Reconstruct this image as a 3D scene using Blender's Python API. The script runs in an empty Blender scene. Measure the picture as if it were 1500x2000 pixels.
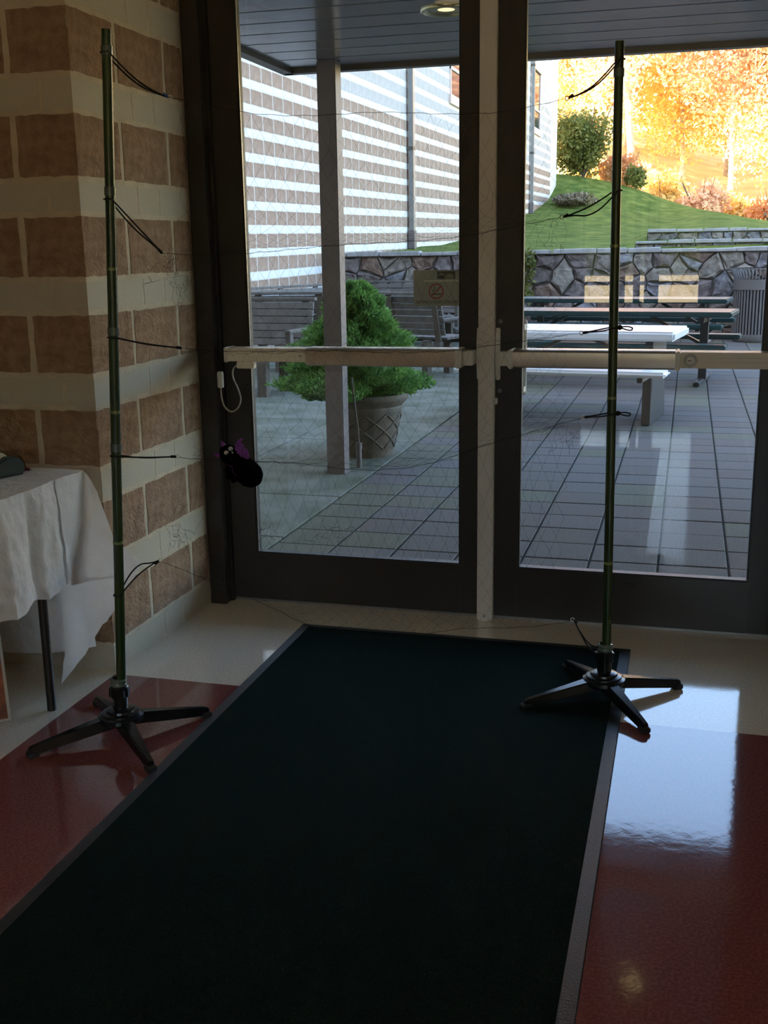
import bpy, bmesh, math, random
import numpy as np
from mathutils import Vector, Matrix, noise

random.seed(7); rng = np.random.default_rng(7)
S = bpy.context.scene
COL = S.collection

# ------------------------------------------------------------------ camera
cam_d = bpy.data.cameras.new('camera'); cam = bpy.data.objects.new('camera', cam_d); COL.objects.link(cam)
S.camera = cam
CP = Vector((1.83266, -3.94434, 1.39976)); PITCH, ROLL, YAW, FPX = -0.235012, -0.0152504, 0.269022, 2140.49
fwd = Vector((-math.sin(YAW) * math.cos(PITCH), math.cos(YAW) * math.cos(PITCH), math.sin(PITCH)))
rgt = Vector((math.cos(YAW), math.sin(YAW), 0)); upv = rgt.cross(fwd)
r2 = rgt * math.cos(ROLL) + upv * math.sin(ROLL); u2 = -rgt * math.sin(ROLL) + upv * math.cos(ROLL)
cam.matrix_world = Matrix(((r2.x, u2.x, -fwd.x, CP.x), (r2.y, u2.y, -fwd.y, CP.y), (r2.z, u2.z, -fwd.z, CP.z), (0, 0, 0, 1)))
cam_d.sensor_fit = 'VERTICAL'; cam_d.sensor_height = 36.0; cam_d.lens = FPX * 36 / 2000
cam_d.clip_start = 0.05; cam_d.clip_end = 600

# ------------------------------------------------------------------ world, sun, exposure
SUN_EL = math.radians(33); SUN_AZ = Vector((-0.86, -0.51, 0)).normalized()      # where the sun stands
world = bpy.data.worlds.new('world'); S.world = world; world.use_nodes = True
wn = world.node_tree.nodes; wl = world.node_tree.links
for n in list(wn): wn.remove(n)
sky = wn.new('ShaderNodeTexSky'); sky.sky_type = 'NISHITA'; sky.sun_disc = False
sky.sun_elevation = SUN_EL; sky.sun_rotation = math.atan2(SUN_AZ.x, SUN_AZ.y); sky.altitude = 100; sky.air_density = 1.0; sky.dust_density = 2.0; sky.ozone_density = 1.0
bg = wn.new('ShaderNodeBackground'); bg.inputs['Strength'].default_value = 0.35
wo = wn.new('ShaderNodeOutputWorld'); wl.new(sky.outputs[0], bg.inputs['Color']); wl.new(bg.outputs[0], wo.inputs['Surface'])
sd = bpy.data.lights.new('sun', 'SUN'); sd.energy = 14.5; sd.angle = math.radians(0.6); sd.color = (1.0, 0.90, 0.72)
sun = bpy.data.objects.new('sun', sd); COL.objects.link(sun)
sdir = -(SUN_AZ * math.cos(SUN_EL) + Vector((0, 0, math.sin(SUN_EL))))
sun.rotation_euler = sdir.to_track_quat('-Z', 'Y').to_euler(); sun.location = (-20, -20, 30)
S.view_settings.view_transform = 'Standard'; S.view_settings.look = 'None'; S.view_settings.gamma = 1.0
S.view_settings.use_curve_mapping = False; S.view_settings.exposure = 2.25
S.cycles.use_denoising = True
S.cycles.max_bounces = 8; S.cycles.transparent_max_bounces = 16; S.cycles.diffuse_bounces = 4

# ------------------------------------------------------------------ materials
MATS = {}
def mat(name, col, rough=0.6, metal=0.0, var=0.0, scale=8.0, bump=0.0, bscale=60.0, spec=0.5, col2=None, coat=0.0, transl=0.0, detail=4.0, contrast=None, coord='Object', bdist=0.01):
    m = bpy.data.materials.new(name); m.use_nodes = True
    nt = m.node_tree; b = nt.nodes['Principled BSDF']
    b.inputs['Base Color'].default_value = (*col, 1); b.inputs['Roughness'].default_value = rough
    b.inputs['Metallic'].default_value = metal; b.inputs['Specular IOR Level'].default_value = spec
    if coat: b.inputs['Coat Weight'].default_value = coat; b.inputs['Coat Roughness'].default_value = 0.05
    tc = nt.nodes.new('ShaderNodeTexCoord')
    if var or col2:
        nz = nt.nodes.new('ShaderNodeTexNoise'); nz.inputs['Scale'].default_value = scale; nz.inputs['Detail'].default_value = detail
        nt.links.new(tc.outputs[coord], nz.inputs['Vector'])
        rp = nt.nodes.new('ShaderNodeValToRGB')
        lo, hi = contrast or (0.3, 0.7)
        rp.color_ramp.elements[0].position = lo; rp.color_ramp.elements[1].position = hi
        c2 = col2 if col2 else tuple(min(1, c * (1 + var)) for c in col)
        c1 = col if col2 else tuple(c * (1 - var) for c in col)
        rp.color_ramp.elements[0].color = (*c1, 1); rp.color_ramp.elements[1].color = (*c2, 1)
        nt.links.new(nz.outputs['Fac'], rp.inputs['Fac']); nt.links.new(rp.outputs['Color'], b.inputs['Base Color'])
    if bump:
        n2 = nt.nodes.new('ShaderNodeTexNoise'); n2.inputs['Scale'].default_value = bscale; n2.inputs['Detail'].default_value = 5
        nt.links.new(tc.outputs[coord], n2.inputs['Vector'])
        bp = nt.nodes.new('ShaderNodeBump'); bp.inputs['Strength'].default_value = bump; bp.inputs['Distance'].default_value = bdist
        nt.links.new(n2.outputs['Fac'], bp.inputs['Height']); nt.links.new(bp.outputs['Normal'], b.inputs['Normal'])
    if transl:
        tr = nt.nodes.new('ShaderNodeBsdfTranslucent'); mx = nt.nodes.new('ShaderNodeMixShader'); mx.inputs[0].default_value = transl
        src = b.inputs['Base Color'].links[0].from_socket if b.inputs['Base Color'].links else None
        if src: nt.links.new(src, tr.inputs['Color'])
        else: tr.inputs['Color'].default_value = (*col, 1)
        out = nt.nodes['Material Output']
        nt.links.new(b.outputs[0], mx.inputs[1]); nt.links.new(tr.outputs[0], mx.inputs[2]); nt.links.new(mx.outputs[0], out.inputs['Surface'])
    MATS[name] = m
    return m

def glass_mat(name, tint=(0.965, 0.98, 0.97), base=0.04):
    m = bpy.data.materials.new(name); m.use_nodes = True; nt = m.node_tree
    for n in list(nt.nodes): nt.nodes.remove(n)
    lw = nt.nodes.new('ShaderNodeLayerWeight'); lw.inputs['Blend'].default_value = 0.5
    pw = nt.nodes.new('ShaderNodeMath'); pw.operation = 'POWER'; pw.inputs[1].default_value = 5.0
    ml = nt.nodes.new('ShaderNodeMath'); ml.operation = 'MULTIPLY_ADD'; ml.inputs[1].default_value = 1 - base; ml.inputs[2].default_value = base
    nt.links.new(lw.outputs['Facing'], pw.inputs[0]); nt.links.new(pw.outputs[0], ml.inputs[0])
    t = nt.nodes.new('ShaderNodeBsdfTransparent'); t.inputs['Color'].default_value = (*tint, 1)
    g = nt.nodes.new('ShaderNodeBsdfGlossy'); g.inputs['Roughness'].default_value = 0.0
    mx = nt.nodes.new('ShaderNodeMixShader'); o = nt.nodes.new('ShaderNodeOutputMaterial')
    nt.links.new(ml.outputs[0], mx.inputs[0]); nt.links.new(t.outputs[0], mx.inputs[1]); nt.links.new(g.outputs[0], mx.inputs[2]); nt.links.new(mx.outputs[0], o.inputs['Surface'])
    MATS[name] = m; return m

def emis(name, col, st):
    m = bpy.data.materials.new(name); m.use_nodes = True; b = m.node_tree.nodes['Principled BSDF']
    b.inputs['Base Color'].default_value = (*col, 1); b.inputs['Emission Color'].default_value = (*col, 1); b.inputs['Emission Strength'].default_value = st
    MATS[name] = m; return m

mat('mortar', (0.55, 0.46, 0.33), 0.9, var=0.12, scale=14, bump=0.5, bscale=120)
mat('block_brown', (0.25, 0.145, 0.08), 0.92, scale=26, bump=0.9, bscale=85, col2=(0.39, 0.25, 0.155), detail=8, contrast=(0.35, 0.72))
mat('block_cream', (0.42, 0.365, 0.275), 0.85, scale=230, bump=0.25, bscale=160, col2=(0.50, 0.44, 0.335), contrast=(0.28, 0.42))
mat('ext_brown', (0.26, 0.165, 0.113), 0.92, scale=9, bump=0.5, bscale=30, col2=(0.35, 0.238, 0.172))
mat('ext_grey', (0.38, 0.345, 0.32), 0.92, scale=9, bump=0.5, bscale=30, col2=(0.45, 0.41, 0.385))
mat('ext_white', (0.66, 0.63, 0.60), 0.85, var=0.04, scale=6)
mat('ext_mortar', (0.62, 0.57, 0.51), 0.9, var=0.06, scale=10)
mat('window_trim_pink', (0.66, 0.50, 0.42), 0.7, var=0.05)
mat('bronze', (0.036, 0.029, 0.023), 0.38, var=0.12, scale=5, spec=0.4)
mat('bronze_dark', (0.016, 0.013, 0.011), 0.45, var=0.1, scale=5)
mat('gasket', (0.012, 0.012, 0.014), 0.5, var=0.1)
mat('bead', (0.30, 0.29, 0.27), 0.35, metal=0.6, var=0.08)
mat('mullion_silver', (0.66, 0.62, 0.57), 0.42, metal=0.1, var=0.05, scale=3)
mat('bar_cream', (0.86, 0.79, 0.66), 0.42, metal=0.0, var=0.04, scale=4)
mat('bar_satin', (0.62, 0.52, 0.42), 0.30, metal=0.55, var=0.12, scale=3)
mat('bar_plastic', (0.72, 0.69, 0.63), 0.4, var=0.05, scale=6)
mat('steel_dark', (0.22, 0.20, 0.18), 0.35, metal=0.4, var=0.1)
mat('cable', (0.40, 0.36, 0.29), 0.5, var=0.15, scale=90)
glass_mat('glass')
glass_mat('plastic_film', (0.62, 0.60, 0.52), 0.06)

def floor_mat(name, c1, c2, rough=0.10):
    m = mat(name, c1, rough, scale=130, col2=c2, detail=6, contrast=(0.42, 0.62), bump=0.0)
    nt = m.node_tree; b = nt.nodes['Principled BSDF']; tc = [n for n in nt.nodes if n.type == 'TEX_COORD'][0]
    n1 = nt.nodes.new('ShaderNodeTexNoise'); n1.inputs['Scale'].default_value = 26; n1.inputs['Detail'].default_value = 3
    n2 = nt.nodes.new('ShaderNodeTexVoronoi'); n2.inputs['Scale'].default_value = 240
    ma = nt.nodes.new('ShaderNodeMath'); ma.operation = 'MULTIPLY_ADD'; ma.inputs[1].default_value = 0.06
    nt.links.new(tc.outputs['Object'], n1.inputs['Vector']); nt.links.new(tc.outputs['Object'], n2.inputs['Vector'])
    nt.links.new(n2.outputs['Distance'], ma.inputs[0]); nt.links.new(n1.outputs['Fac'], ma.inputs[2])
    bp = nt.nodes.new('ShaderNodeBump'); bp.inputs['Strength'].default_value = 0.05; bp.inputs['Distance'].default_value = 0.004
    nt.links.new(ma.outputs[0], bp.inputs['Height']); nt.links.new(bp.outputs['Normal'], b.inputs['Normal'])
    b.inputs['Specular IOR Level'].default_value = 1.0; b.inputs['IOR'].default_value = 1.55
    return m
floor_mat('floor_beige', (0.66, 0.60, 0.49), (0.79, 0.72, 0.59), 0.08)
floor_mat('floor_red', (0.185, 0.056, 0.054), (0.24, 0.084, 0.079), 0.07)
mat('mat_carpet', (0.005, 0.014, 0.012), 0.98, scale=300, bump=1.0, bscale=500, col2=(0.013, 0.031, 0.027), spec=0.05)
mat('mat_rubber', (0.020, 0.021, 0.024), 0.5, var=0.15, scale=60, bump=0.2, bscale=200)
mat('paint_wall', (0.42, 0.36, 0.27), 0.8, var=0.04, scale=2)
mat('ceiling_white', (0.55, 0.52, 0.46), 0.9, var=0.03, scale=3)

def bamboo_mat():
    m = mat('pole_green', (0.017, 0.038, 0.013), 0.26, scale=5, col2=(0.036, 0.062, 0.018))
    return m
bamboo_mat()
mat('pole_band', (0.16, 0.20, 0.07), 0.35, var=0.2, scale=40)
mat('tape_clear', (0.09, 0.12, 0.10), 0.12, var=0.15, scale=30)
mat('black_plastic', (0.008, 0.009, 0.011), 0.22, var=0.2, scale=20)
mat('cord_black', (0.008, 0.007, 0.007), 0.8, var=0.3, scale=300)
mat('net_thread', (0.012, 0.012, 0.012), 0.9, var=0.2, scale=50)
mat('ring_white', (0.65, 0.63, 0.58), 0.3, var=0.05)
mat('tape_blue', (0.02, 0.10, 0.30), 0.5, var=0.1)
mat('plush_black', (0.004, 0.004, 0.005), 1.0, var=0.4, scale=300, bump=0.8, bscale=400, spec=0.02)
mat('plush_purple', (0.16, 0.018, 0.24), 0.55, var=0.35, scale=60)
mat('felt_white', (0.55, 0.55, 0.55), 0.9, var=0.05)
mat('paper_white', (0.86, 0.86, 0.87), 0.75, var=0.04, scale=10, bump=0.9, bscale=26, transl=0.25)
mat('leg_brown', (0.022, 0.015, 0.011), 0.4, var=0.15, scale=10)
mat('dispenser_teal', (0.035, 0.052, 0.050), 0.4, var=0.1, scale=20)
mat('tape_roll', (0.55, 0.52, 0.36), 0.4, var=0.06)
mat('red_plastic', (0.16, 0.012, 0.018), 0.4, var=0.1)
mat('poster_orange', (0.10, 0.025, 0.008), 0.5, scale=7, col2=(0.42, 0.12, 0.035), contrast=(0.4, 0.6))
mat('poster_border', (0.55, 0.50, 0.44), 0.6, var=0.04)
mat('sign_film', (0.47, 0.48, 0.44), 0.6, var=0.05, scale=12, transl=0.18)
mat('sign_dark', (0.09, 0.12, 0.11), 0.6, var=0.08)
mat('sign_hill', (0.28, 0.29, 0.22), 0.6, var=0.08)
mat('sign_pale', (0.80, 0.80, 0.70), 0.6, var=0.05)
mat('sign_red', (0.42, 0.10, 0.085), 0.6, var=0.08)
mat('sign_text', (0.09, 0.09, 0.085), 0.6, var=0.08)

mat('paver', (0.070, 0.063, 0.058), 0.8, scale=180, col2=(0.165, 0.150, 0.139), detail=6, contrast=(0.38, 0.66), bump=0.35, bscale=220, spec=0.15)
mat('paver_warm', (0.070, 0.060, 0.052), 0.8, scale=180, col2=(0.16, 0.138, 0.123), detail=6, contrast=(0.38, 0.66), bump=0.35, bscale=220, spec=0.15)
mat('paver_moss', (0.068, 0.067, 0.046), 0.8, scale=150, col2=(0.16, 0.157, 0.117), detail=6, contrast=(0.38, 0.66), bump=0.35, bscale=220, spec=0.15)
mat('slab_concrete', (0.082, 0.090, 0.056), 0.85, scale=3.5, col2=(0.172, 0.172, 0.142), detail=8, bump=0.3, bscale=150, spec=0.2)
mat('joint_dirt', (0.035, 0.038, 0.028), 0.95, var=0.3, scale=12)
mat('soffit_metal', (0.16, 0.165, 0.18), 0.16, metal=0.35, var=0.06, scale=4, bump=0.06, bscale=9)
mat('fascia_metal', (0.075, 0.068, 0.060), 0.4, metal=0.2, var=0.08)
mat('column_steel', (0.135, 0.108, 0.102), 0.5, var=0.08, scale=10)
mat('lamp_reflector', (0.55, 0.50, 0.30), 0.2, metal=0.8, var=0.05)
emis('lamp_bulb', (1.0, 0.74, 0.32), 0.4)
mat('pot_brown', (0.11, 0.085, 0.060), 0.65, var=0.25, scale=14, bump=0.2)
mat('soil', (0.03, 0.022, 0.016), 0.95, var=0.3, scale=60)
mat('spruce', (0.075, 0.17, 0.04), 0.7, scale=16, col2=(0.23, 0.42, 0.10), transl=0.3, contrast=(0.35, 0.65))
mat('bark', (0.12, 0.085, 0.06), 0.9, var=0.25, scale=20, bump=0.5)
mat('bark_pale', (0.42, 0.37, 0.33), 0.9, var=0.25, scale=6, bump=0.5, bscale=20)
mat('wood_grey', (0.095, 0.084, 0.073), 0.8, scale=9, col2=(0.15, 0.135, 0.12), bump=0.2, bscale=40)
mat('wood_brown', (0.075, 0.060, 0.045), 0.7, scale=9, col2=(0.11, 0.09, 0.07), bump=0.2, bscale=40)
mat('wood_light', (0.30, 0.23, 0.16), 0.7, var=0.2, scale=12)
mat('table_white', (0.78, 0.77, 0.76), 0.3, var=0.03)
mat('table_green', (0.006, 0.036, 0.038), 0.36, var=0.12, scale=12, spec=0.6)
mat('table_metal', (0.05, 0.05, 0.05), 0.35, metal=0.4, var=0.1)
mat('table_steel', (0.13, 0.11, 0.09), 0.4, metal=0.3, var=0.1)
mat('can_grey', (0.135, 0.128, 0.128), 0.45, var=0.06)
mat('can_inside', (0.02, 0.02, 0.022), 0.6, var=0.1)
mat('stone_a', (0.07, 0.052, 0.047), 0.85, scale=9, col2=(0.21, 0.175, 0.165), bump=0.8, bscale=11, detail=8, bdist=0.05)
mat('stone_b', (0.12, 0.10, 0.082), 0.85, scale=9, col2=(0.29, 0.255, 0.215), bump=0.8, bscale=11, detail=8, bdist=0.05)
mat('stone_c', (0.08, 0.05, 0.037), 0.85, scale=9, col2=(0.23, 0.155, 0.115), bump=0.8, bscale=11, detail=8, bdist=0.05)
mat('stone_d', (0.075, 0.073, 0.082), 0.85, scale=9, col2=(0.25, 0.24, 0.25), bump=0.8, bscale=11, detail=8, bdist=0.05)
mat('stone_mortar', (0.07, 0.063, 0.053), 0.95, var=0.3, scale=20)
mat('stone_cap', (0.30, 0.29, 0.28), 0.8, var=0.2, scale=7, bump=0.5, bscale=25)
mat('grass', (0.044, 0.078, 0.014), 0.9, scale=2.2, col2=(0.135, 0.16, 0.038), detail=9, bump=0.8, bscale=14, contrast=(0.35, 0.68), spec=0.05)
mat('leaf_litter', (0.50, 0.36, 0.14), 0.9, scale=0.9, col2=(0.72, 0.56, 0.26), detail=9, bump=0.6, bscale=6)
mat('leaf_yellow', (0.62, 0.36, 0.10), 0.6, scale=0.7, col2=(0.82, 0.68, 0.28), transl=0.45)
mat('leaf_orange', (0.55, 0.20, 0.09), 0.6, scale=0.7, col2=(0.78, 0.48, 0.20), transl=0.45)
mat('leaf_peach', (0.60, 0.30, 0.20), 0.6, scale=0.7, col2=(0.82, 0.62, 0.38), transl=0.45)
mat('leaf_green', (0.09, 0.12, 0.025), 0.7, scale=1.2, col2=(0.25, 0.24, 0.05), transl=0.35)
mat('twig_brown', (0.13, 0.10, 0.07), 0.9, scale=2, col2=(0.24, 0.19, 0.12))
mat('spout_metal', (0.24, 0.24, 0.23), 0.4, metal=0.4, var=0.08)
mat('window_dark', (0.03, 0.045, 0.06), 0.05, var=0.1)
mat('sunlit_ground', (0.55, 0.42, 0.24), 0.9, var=0.12, scale=0.6)
mat('roof_dark', (0.12, 0.11, 0.10), 0.8, var=0.1)

# ------------------------------------------------------------------ mesh helpers
class MB:
    def __init__(s): s.v = []; s.f = []
    def box(s, c, sz, R=None):
        c = Vector(c); b = len(s.v)
        for dx in (-.5, .5):
            for dy in (-.5, .5):
                for dz in (-.5, .5):
                    p = Vector((dx * sz[0], dy * sz[1], dz * sz[2]))
                    s.v.append(tuple(c + (R @ p if R else p)))
        for q in ((0, 1, 3, 2), (4, 6, 7, 5), (0, 4, 5, 1), (2, 3, 7, 6), (0, 2, 6, 4), (1, 5, 7, 3)): s.f.append(tuple(b + i for i in q))
        return s
    def b2(s, a, b): return s.box([(x + y) / 2 for x, y in zip(a, b)], [abs(y - x) for x, y in zip(a, b)])
    def beam(s, a, b, w, h, up=(0, 0, 1)):
        a = Vector(a); b = Vector(b); d = (b - a); L = d.length; d.normalize(); u = Vector(up)
        if abs(d.dot(u)) > .98: u = Vector((1, 0, 0))
        x = d.cross(u).normalized(); z = x.cross(d).normalized()
        R = Matrix((x, d, z)).transposed()
        return s.box((a + b) / 2, (w, L, h), R)
    def tube(s, path, r, n=8, caps=True, closed=False):
        P = [Vector(p) for p in path]; m = len(P); rr = r if isinstance(r, (list, tuple)) else [r] * m
        b = len(s.v); prev = None
        for i, p in enumerate(P):
            if closed: t = P[(i + 1) % m] - P[i - 1]
            else: t = P[min(i + 1, m - 1)] - P[max(i - 1, 0)]
            t.normalize()
            if prev is None:
                u = Vector((0, 0, 1)) if abs(t.z) < .9 else Vector((1, 0, 0)); x = t.cross(u).normalized()
            else:
                x = prev - t * prev.dot(t)
                x = x.normalized() if x.length > 1e-6 else t.orthogonal().normalized()
            prev = x; y = t.cross(x)
            for k in range(n):
                a = 2 * math.pi * k / n; s.v.append(tuple(p + (x * math.cos(a) + y * math.sin(a)) * rr[i]))
        seg = m if closed else m - 1
        for i in range(seg):
            j = (i + 1) % m
            for k in range(n):
                k2 = (k + 1) % n; s.f.append((b + i * n + k, b + i * n + k2, b + j * n + k2, b + j * n + k))
        if caps and not closed:
            s.f.append(tuple(b + k for k in reversed(range(n)))); s.f.append(tuple(b + (m - 1) * n + k for k in range(n)))
        return s
    def lathe(s, prof, n=32, c=(0, 0, 0), cap=True):
        b = len(s.v); m = len(prof)
        for r, z in prof:
            for k in range(n):
                a = 2 * math.pi * k / n; s.v.append((c[0] + r * math.cos(a), c[1] + r * math.sin(a), c[2] + z))
        for i in range(m - 1):
            for k in range(n):
                k2 = (k + 1) % n; s.f.append((b + i * n + k, b + i * n + k2, b + (i + 1) * n + k2, b + (i + 1) * n + k))
        if cap:
            s.f.append(tuple(b + k for k in reversed(range(n)))); s.f.append(tuple(b + (m - 1) * n + k for k in range(n)))
        return s
    def prism(s, poly, O, U, V, N, t):
        O, U, V, N = Vector(O), Vector(U), Vector(V), Vector(N); b = len(s.v); n = len(poly)
        for k in (0, 1):
            for (a, c) in poly: s.v.append(tuple(O + U * a + V * c + N * (t * k)))
        s.f.append(tuple(b + i for i in reversed(range(n)))); s.f.append(tuple(b + n + i for i in range(n)))
        for i in range(n): s.f.append((b + i, b + (i + 1) % n, b + n + (i + 1) % n, b + n + i))
        return s
    def grid(s, fn, nu, nv):
        b = len(s.v)
        for j in range(nv + 1):
            for i in range(nu + 1): s.v.append(tuple(fn(i / nu, j / nv)))
        for j in range(nv):
            for i in range(nu):
                a = b + j * (nu + 1) + i; s.f.append((a, a + 1, a + nu + 2, a + nu + 1))
        return s
    def mesh(s, name, material, smooth=False, bevel=0.0, seg=2):
        me = bpy.data.meshes.new(name); me.from_pydata(s.v, [], s.f)
        bm = bmesh.new(); bm.from_mesh(me); bmesh.ops.recalc_face_normals(bm, faces=bm.faces)
        if bevel:
            ed = [e for e in bm.edges if len(e.link_faces) == 2 and e.calc_face_angle(0) > 0.6]
            bmesh.ops.bevel(bm, geom=ed, offset=bevel, segments=seg, affect='EDGES', clamp_overlap=True)
        bm.to_mesh(me); bm.free()
        if smooth:
            for p in me.polygons: p.use_smooth = True
            if smooth == 'auto': me.set_sharp_from_angle(angle=math.radians(40))
        me.materials.append(MATS[material]); return me
    def build(s, name, material, parent=None, smooth=False, bevel=0.0, seg=2):
        return link(name, s.mesh(name, material, smooth, bevel, seg), parent)

def link(name, me, parent=None, loc=None, rot=None, scale=None):
    o = bpy.data.objects.new(name, me); COL.objects.link(o)
    if parent: o.parent = parent
    if loc is not None: o.location = loc
    if rot is not None: o.rotation_euler = rot
    if scale is not None: o.scale = scale
    return o
def tag(o, label=None, cat=None, group=None, kind=None):
    if label: o['label'] = label
    if cat: o['category'] = cat
    if group: o['group'] = group
    if kind: o['kind'] = kind
    return o
def thing(name, label, cat, loc=(0, 0, 0), rz=0, group=None, rot=None):
    o = bpy.data.objects.new(name, None); COL.objects.link(o); o.empty_display_size = 0.1
    o.location = loc; o.rotation_euler = rot if rot else (0, 0, rz)
    return tag(o, label, cat, group)
def struct(name, label=None, cat=None):
    o = bpy.data.objects.new(name, None); COL.objects.link(o); o.empty_display_size = 0.1
    return tag(o, label, cat, kind='structure')
def copy_tree(o, parent=None):
    c = o.copy(); COL.objects.link(c)
    if parent: c.parent = parent
    for ch in list(o.children): copy_tree(ch, c)
    return c
def smooth_path(pts, n=6):
    P = [Vector(p) for p in pts]; out = []
    for i in range(len(P) - 1):
        p0 = P[max(i - 1, 0)]; p1 = P[i]; p2 = P[i + 1]; p3 = P[min(i + 2, len(P) - 1)]
        for k in range(n):
            t = k / n
            out.append(.5 * ((2 * p1) + (p2 - p0) * t + (2 * p0 - 5 * p1 + 4 * p2 - p3) * t * t + (3 * p1 - p0 - 3 * p2 + p3) * t ** 3))
    out.append(P[-1]); return out
def fast_quads(name, verts, material, k=4):
    """verts: (n, k, 3) array of separate polygons with k corners"""
    n = verts.shape[0]; me = bpy.data.meshes.new(name)
    me.vertices.add(n * k); me.vertices.foreach_set('co', verts.reshape(-1).astype(np.float32))
    me.loops.add(n * k); me.loops.foreach_set('vertex_index', np.arange(n * k, dtype=np.int32))
    me.polygons.add(n); me.polygons.foreach_set('loop_start', np.arange(0, n * k, k, dtype=np.int32))
    me.update(calc_edges=True); me.validate(); me.materials.append(MATS[material]); return me

# ================================================================== THE SETTING: interior
P = 0.3048
floor = struct('floor', 'waxed beige floor with a dark red field', None)
mb = MB()
mb.b2((-5, -9, -.05), (0, .10, 0)).b2((2.272, -9, -.05), (7, .10, 0)).b2((0, -.795, -.05), (2.272, .10, 0))
mb.build('beige_tiles', 'floor_beige', floor)
MB().b2((0, -9, -.05), (2.272, -.795, 0)).build('red_tiles', 'floor_red', floor)

def block_mesh(name, w, h, material, proud, rough, ragged, nx=6, nz=3, seed=0, back=0.02):
    """split-face or smooth block: local x 0..w, z 0..h, facing -Y"""
    r = random.Random(seed); v = []; f = []
    for j in range(nz + 1):
        for i in range(nx + 1):
            x = w * i / nx; z = h * j / nz; y = -proud - rough * r.uniform(-.3, 1)
            if i in (0, nx): x += (ragged * r.uniform(0, 1)) * (1 if i == 0 else -1); y = -proud * .8
            if j in (0, nz): z += (ragged * r.uniform(0, 1)) * (1 if j == 0 else -1); y = -proud * .8
            v.append((x, y, z))
    for j in range(nz):
        for i in range(nx):
            a = j * (nx + 1) + i; f.append((a, a + 1, a + nx + 2, a + nx + 1))
    ring = [i for i in range(nx + 1)] + [j * (nx + 1) + nx for j in range(1, nz + 1)] + [nz * (nx + 1) + i for i in range(nx - 1, -1, -1)] + [j * (nx + 1) for j in range(nz - 1, 0, -1)]
    b = len(v)
    for i in ring: v.append((v[i][0], back, v[i][2]))
    n = len(ring)
    for k in range(n):
        k2 = (k + 1) % n; f.append((ring[k2], ring[k], b + k, b + k2))
    m = MB(); m.v = v; m.f = f
    return m.mesh(name, material)

BC = {}
def get_block(w, kind, var):
    key = (round(w, 3), kind, var)
    if key not in BC:
        if kind == 'brown': BC[key] = block_mesh('block', w - .017, .2032 - .016, 'block_brown', .0022, .0045, .005, 10, 5, seed=int(w * 1000) * 7 + var * 131)
        else: BC[key] = block_mesh('block', w - .012, .1016 - .012, 'block_cream', .0015, .0, .0015, 4, 2, seed=int(w * 1000) * 7 + var * 131)
    return BC[key]
def block_wall(parent, joints_b, joints_c, place, rows=9):
    for n in range(1, rows + 1):
        for (js, kind) in ((joints_b, 'brown'), (joints_c, 'cream')):
            z = n * P - .2032 + .008 if kind == 'brown' else (n - 1) * P + .006
            for i in range(len(js) - 1):
                w = js[i + 1] - js[i]
                loc, rz = place(js[i] + (.0085 if kind == 'brown' else .006), z)
                link('block', get_block(w, kind, (n * 7 + i * 3) % 4), parent, loc, (0, 0, rz))
wall_left = struct('wall_left', 'brown and cream block wall facing the room')
MB().b2((-5, -.787, 0), (0, .25, 3.0)).build('mortar_core', 'mortar', wall_left)
jb = [-.213 - .4064 * k for k in range(6, -1, -1)] + [.0115]; jc = [-.107 - .4064 * k for k in range(6, -1, -1)] + [.008]
block_wall(wall_left, jb, jc, lambda a, z: ((a, -.787, z), 0))
wall_ret = struct('wall_left_return', 'striped block wall running back to the door frame')
block_wall(wall_ret, [-.7975, -.5, -.152, .004], [-.794, -.41, -.249, .003], lambda a, z: ((0, a, z), math.pi / 2))
wall_right = struct('wall_right', 'striped block wall right of the doors')
MB().b2((2.272, -.787, 0), (7, .25, 3.0)).build('mortar_core', 'mortar', wall_right)
block_wall(wall_right, [2.270, 2.485, 2.89, 3.298, 3.70], [2.270, 2.379, 2.785, 3.19, 3.60], lambda a, z: ((a, -.787, z), 0))
block_wall(wall_right, [.152, .5, .7905], [.149, .41, .789], lambda a, z: ((2.272, -a, z), -math.pi / 2))

# rest of the room (behind and beside the camera): far wall with windows, side walls, ceiling
wb = struct('wall_back', 'painted far wall with windows')
holes = [(.62, 1.0), (1.08, 1.38), (1.46, 1.98), (2.9, 4.4)]
m = MB(); xs = -5
for a, b in holes: m.b2((xs, -9.2, 0), (a, -9, 3)); xs = b
m.b2((xs, -9.2, 0), (7, -9, 3))
for a, b in holes: m.b2((a, -9.2, 0), (b, -9, .72)); m.b2((a, -9.2, 2.35), (b, -9, 3))
m.build('wall_panels', 'paint_wall', wb)
for k, (a, b) in enumerate(holes):
    w = struct('window_%d' % (k + 1))
    mm = MB()
    for zz in (.74, .98, 2.33): mm.b2((a, -9.13, zz - .02), (b, -9.07, zz + .02))
    for xx in (a + .02, b - .02): mm.b2((xx - .02, -9.13, .72), (xx + .02, -9.07, 2.35))
    mm.build('window_frame', 'bronze', w)
    MB().b2((a + .02, -9.104, .74), (b - .02, -9.098, 2.33)).build('pane', 'glass', w)
struct_o = tag(MB().b2((-5.2, -9.2, 0), (-5, 0, 3)).build('wall_side', 'paint_wall'), kind='structure')
struct_o = tag(MB().b2((7, -9.2, 0), (7.2, 0.25, 3)).build('wall_side_right', 'paint_wall'), kind='structure')
tag(MB().b2((-5.2, -9.2, 3.0), (7.2, .25, 3.1)).build('ceiling', 'ceiling_white'), kind='structure')
tag(MB().b2((0, 0.02, 2.52), (2.272, .25, 3.0)).build('wall_over_doors', 'bronze'), kind='structure')
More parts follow.
